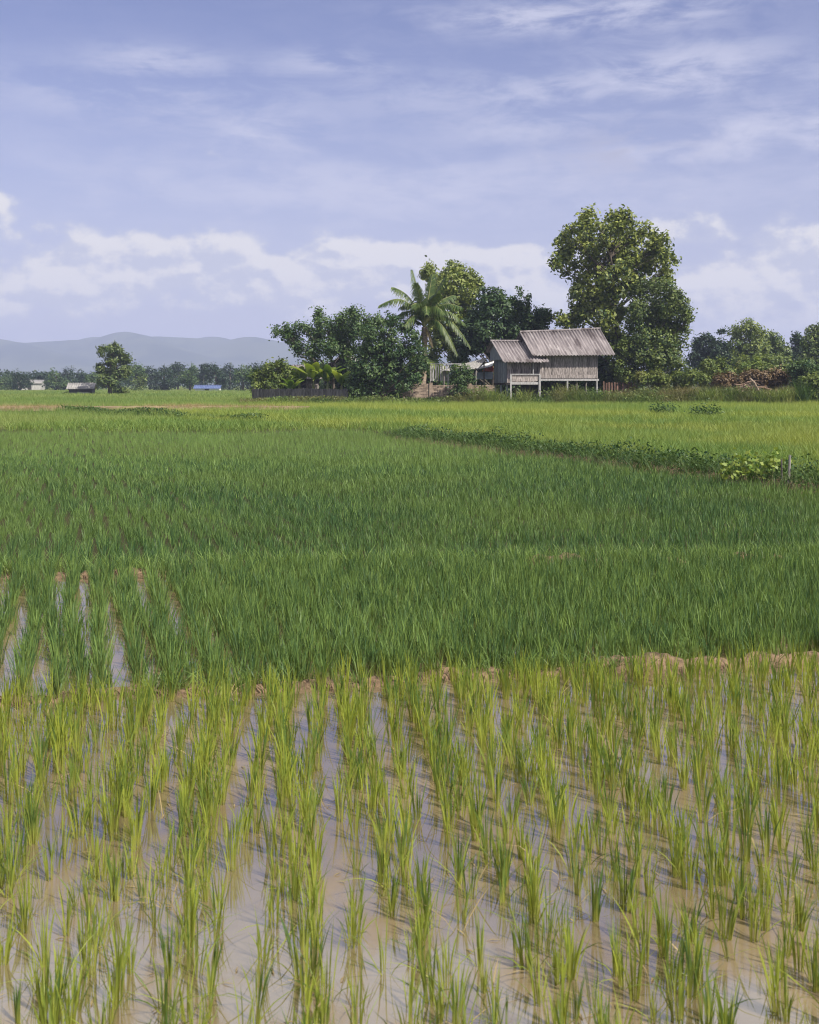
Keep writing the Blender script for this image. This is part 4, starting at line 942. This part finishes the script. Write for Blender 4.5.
# ------------------------------------------------------------------ haze
hv = [(-3600, -60, -4), (3600, -60, -4), (3600, 4300, -4), (-3600, 4300, -4), (-3600, -60, 190), (3600, -60, 190), (3600, 4300, 190), (-3600, 4300, 190)]
hm, nt, out = new_mat('haze'); pv_ = N(nt, 'ShaderNodeVolumePrincipled'); pv_.inputs['Color'].default_value = (.62, .70, 1.0, 1); pv_.inputs['Density'].default_value = .00034
L_(nt, pv_.outputs[0], out.inputs['Volume'])
hme = bpy.data.meshes.new('haze'); hme.from_pydata(hv, [], [(0, 3, 2, 1), (4, 5, 6, 7), (0, 1, 5, 4), (1, 2, 6, 5), (2, 3, 7, 6), (3, 0, 4, 7)]); hme.update()
tag(link('haze', hme, hm), 'thin pale haze over the whole plain', 'haze', kind='stuff')

# ------------------------------------------------------------------ sky, sun, camera
world = bpy.data.worlds.new('World'); SC.world = world; world.use_nodes = True
nt = world.node_tree; nt.nodes.clear()
STR = .07
wo = N(nt, 'ShaderNodeOutputWorld'); bg = N(nt, 'ShaderNodeBackground'); bg.inputs[1].default_value = STR; L_(nt, bg.outputs[0], wo.inputs[0])
sky = N(nt, 'ShaderNodeTexSky', sky_type='NISHITA'); sky.sun_disc = False; sky.sun_elevation = math.radians(SUN_EL); sky.sun_rotation = math.radians(SUN_AZ)
sky.air_density = 1.0; sky.dust_density = 1.2; sky.ozone_density = 1.4; sky.altitude = 300
tc = N(nt, 'ShaderNodeTexCoord'); sp = N(nt, 'ShaderNodeSeparateXYZ'); L_(nt, tc.outputs['Generated'], sp.inputs[0])
def mth(op, a, b=None, c=None, clamp=False):
    n = N(nt, 'ShaderNodeMath', operation=op); n.use_clamp = clamp
    for i, v in enumerate((a, b, c)):
        if v is None: continue
        if hasattr(v, 'is_output'): L_(nt, v, n.inputs[i])
        else: n.inputs[i].default_value = v
    return n.outputs[0]
AZ = mth('ARCTAN2', sp.outputs[0], sp.outputs[1]); EL = mth('ARCSINE', sp.outputs[2])
def skynoise(su, sv, detail, rough, du=0.0, dv=0.0, w=0.0, dist=0.0):
    cb = N(nt, 'ShaderNodeCombineXYZ'); L_(nt, mth('MULTIPLY_ADD', AZ, su, du * su), cb.inputs[0]); L_(nt, mth('MULTIPLY_ADD', EL, sv, dv * sv), cb.inputs[1]); cb.inputs[2].default_value = w
    n = N(nt, 'ShaderNodeTexNoise'); n.inputs['Scale'].default_value = 1.0; n.inputs['Detail'].default_value = detail; n.inputs['Roughness'].default_value = rough; n.inputs['Distortion'].default_value = dist
    L_(nt, cb.outputs[0], n.inputs['Vector']); return n.outputs['Fac']
def gauss(px, py, rx, ry):
    a0, e0 = math.atan((px - 409.5) / F), math.atan((HZ - py) / F * math.cos(math.atan((px - 409.5) / F)))
    u = mth('MULTIPLY', mth('SUBTRACT', AZ, a0), F / rx); v = mth('MULTIPLY', mth('SUBTRACT', EL, e0), F / ry)
    return mth('EXPONENT', mth('MULTIPLY', mth('ADD', mth('MULTIPLY', u, u), mth('MULTIPLY', v, v)), -1.0))
def total(lst):
    o = lst[0]
    for x_ in lst[1:]: o = mth('ADD', o, x_)
    return o
SKYCOL = mixcol(nt, 1.0, sky.outputs[0], (1.19, 1.0, 1.27), 'MULTIPLY')
# pale lavender veil thickening towards the horizon
veil = rng_map(nt, EL, 0.0, .34, .78, .06)
col = mixcol(nt, veil, SKYCOL, (6.0, 6.15, 7.7))
# thin high streaks
n2 = skynoise(5.0, 26.0, 6, .6, w=3.1, dist=.5); n3 = skynoise(16.0, 44.0, 6, .62, w=8.0, dist=.4)
places = total([mth('MULTIPLY', gauss(590, 16, 120, 12), .9), mth('MULTIPLY', gauss(700, 142, 60, 13), .7), mth('MULTIPLY', gauss(815, 130, 50, 20), .6), gauss(580, 15, 150, 20), gauss(560, 92, 230, 22), gauss(700, 60, 90, 22), gauss(800, 125, 70, 26), gauss(690, 145, 90, 18), gauss(120, 95, 120, 24), gauss(270, 130, 60, 18), gauss(330, 62, 60, 12), gauss(520, 128, 70, 12), gauss(420, 190, 420, 40), gauss(160, 60, 60, 14)])
cir = mth('MULTIPLY', rng_map(nt, mth('ADD', mth('MULTIPLY', n2, .5), mth('MULTIPLY', n3, .5)), .40, .62), mth('MINIMUM', mth('ADD', mth('MULTIPLY', places, .60), .04), .8))
col = mixcol(nt, cir, col, (6.9, 7.0, 8.6))
grey = mth('MULTIPLY', gauss(625, 152, 62, 18), rng_map(nt, n3, .38, .6))
col = mixcol(nt, mth('MULTIPLY', grey, .75), col, (4.6, 4.7, 6.3))
# broad white cloud overhead, above the picture
hi = mth('MULTIPLY', rng_map(nt, EL, .37, .50), rng_map(nt, skynoise(3.2, 5.5, 6, .55, w=11.0, dist=.3), .34, .56))
col = mixcol(nt, mth('MULTIPLY', hi, .85), col, (8.9, 8.7, 8.6))
# heaped clouds low over the horizon
def cum(dv=0.0, du=0.0):
    big_ = skynoise(8, 15, 2, .5, du, dv, 5.2); puffs = skynoise(19, 29, 7, .56, du, dv, 1.7)
    return mth('ADD', mth('MULTIPLY', big_, .55), mth('MULTIPLY', puffs, .50))
c0 = cum(); c1 = cum(dv=.008, du=.006)
lump = total([gauss(400, 265, 60, 26), gauss(560, 275, 60, 26), gauss(130, 270, 46, 30), gauss(790, 265, 110, 46), gauss(50, 268, 100, 46), gauss(205, 282, 60, 34), gauss(310, 275, 56, 32), gauss(480, 262, 80, 26), gauss(-10, 200, 30, 22), gauss(705, 262, 46, 30), gauss(640, 290, 80, 24)])
band = mth('MULTIPLY', rng_map(nt, EL, .030, .075), rng_map(nt, EL, .150, .100))
dens = mth('ADD', c0, mth('ADD', mth('MULTIPLY', mth('MINIMUM', lump, 1.0), .14), mth('MULTIPLY', band, .02)))
dens = mth('ADD', dens, rng_map(nt, EL, .100, .20, 0, -.10, False))
low = rng_map(nt, EL, .235, .185)
mass = mth('MULTIPLY', mth('MULTIPLY', rng_map(nt, dens, .515, .63), .72), low)
col = mixcol(nt, mass, col, (6.5, 6.65, 7.75))
shade = rng_map(nt, mth('SUBTRACT', c0, c1), -.050, .038)
top = mth('MULTIPLY', mth('MULTIPLY', rng_map(nt, dens, .545, .635), shade), mth('MULTIPLY', low, rng_map(nt, EL, .02, .075, .25, .95)))
col = mixcol(nt, top, col, (8.9, 8.65, 8.75))
# flat pale haze bank under the heaps
col = mixcol(nt, mth('MULTIPLY', rng_map(nt, EL, .075, .02), rng_map(nt, skynoise(4, 30, 4, .5, w=4.0), .35, .65, .15, .55)), col, (7.2, 7.25, 8.1))
L_(nt, col, bg.inputs[0])

sd = bpy.data.lights.new('sun', 'SUN'); sd.energy = 5.0; sd.angle = math.radians(.53); sd.color = (1.0, .94, .84)
so = bpy.data.objects.new('sun', sd); C.objects.link(so)
a, e = math.radians(SUN_AZ), math.radians(SUN_EL); tosun = Vector((math.sin(a) * math.cos(e), math.cos(a) * math.cos(e), math.sin(e)))
so.rotation_euler = (-tosun).to_track_quat('-Z', 'Y').to_euler(); so.location = (30, -30, 60)

cd = bpy.data.cameras.new('camera'); cam = bpy.data.objects.new('camera', cd); C.objects.link(cam)
cam.location = (0, 0, EYE); cam.rotation_euler = (math.radians(90), 0, 0)
cd.sensor_fit = 'HORIZONTAL'; cd.sensor_width = 24.0; cd.lens = F / 819 * 24.0
cd.shift_y = -(512 - HZ) / 819.0
cd.clip_start = .1; cd.clip_end = 20000
cd.dof.use_dof = True; cd.dof.focus_distance = 40; cd.dof.aperture_fstop = 5.0
SC.camera = cam
SC.render.engine = 'CYCLES'
SC.view_settings.view_transform = 'Standard'; SC.view_settings.look = 'None'; SC.view_settings.gamma = 1; SC.view_settings.exposure = 0.5
SC.view_settings.use_curve_mapping = False
cy = SC.cycles
cy.use_denoising = True; cy.use_adaptive_sampling = True; cy.adaptive_threshold = .008
SC.render.filter_size = 1.1
SC.cycles.filter_width = 1.1
cy.max_bounces = 6; cy.diffuse_bounces = 3; cy.glossy_bounces = 3; cy.transmission_bounces = 4; cy.volume_bounces = 0; cy.transparent_max_bounces = 6
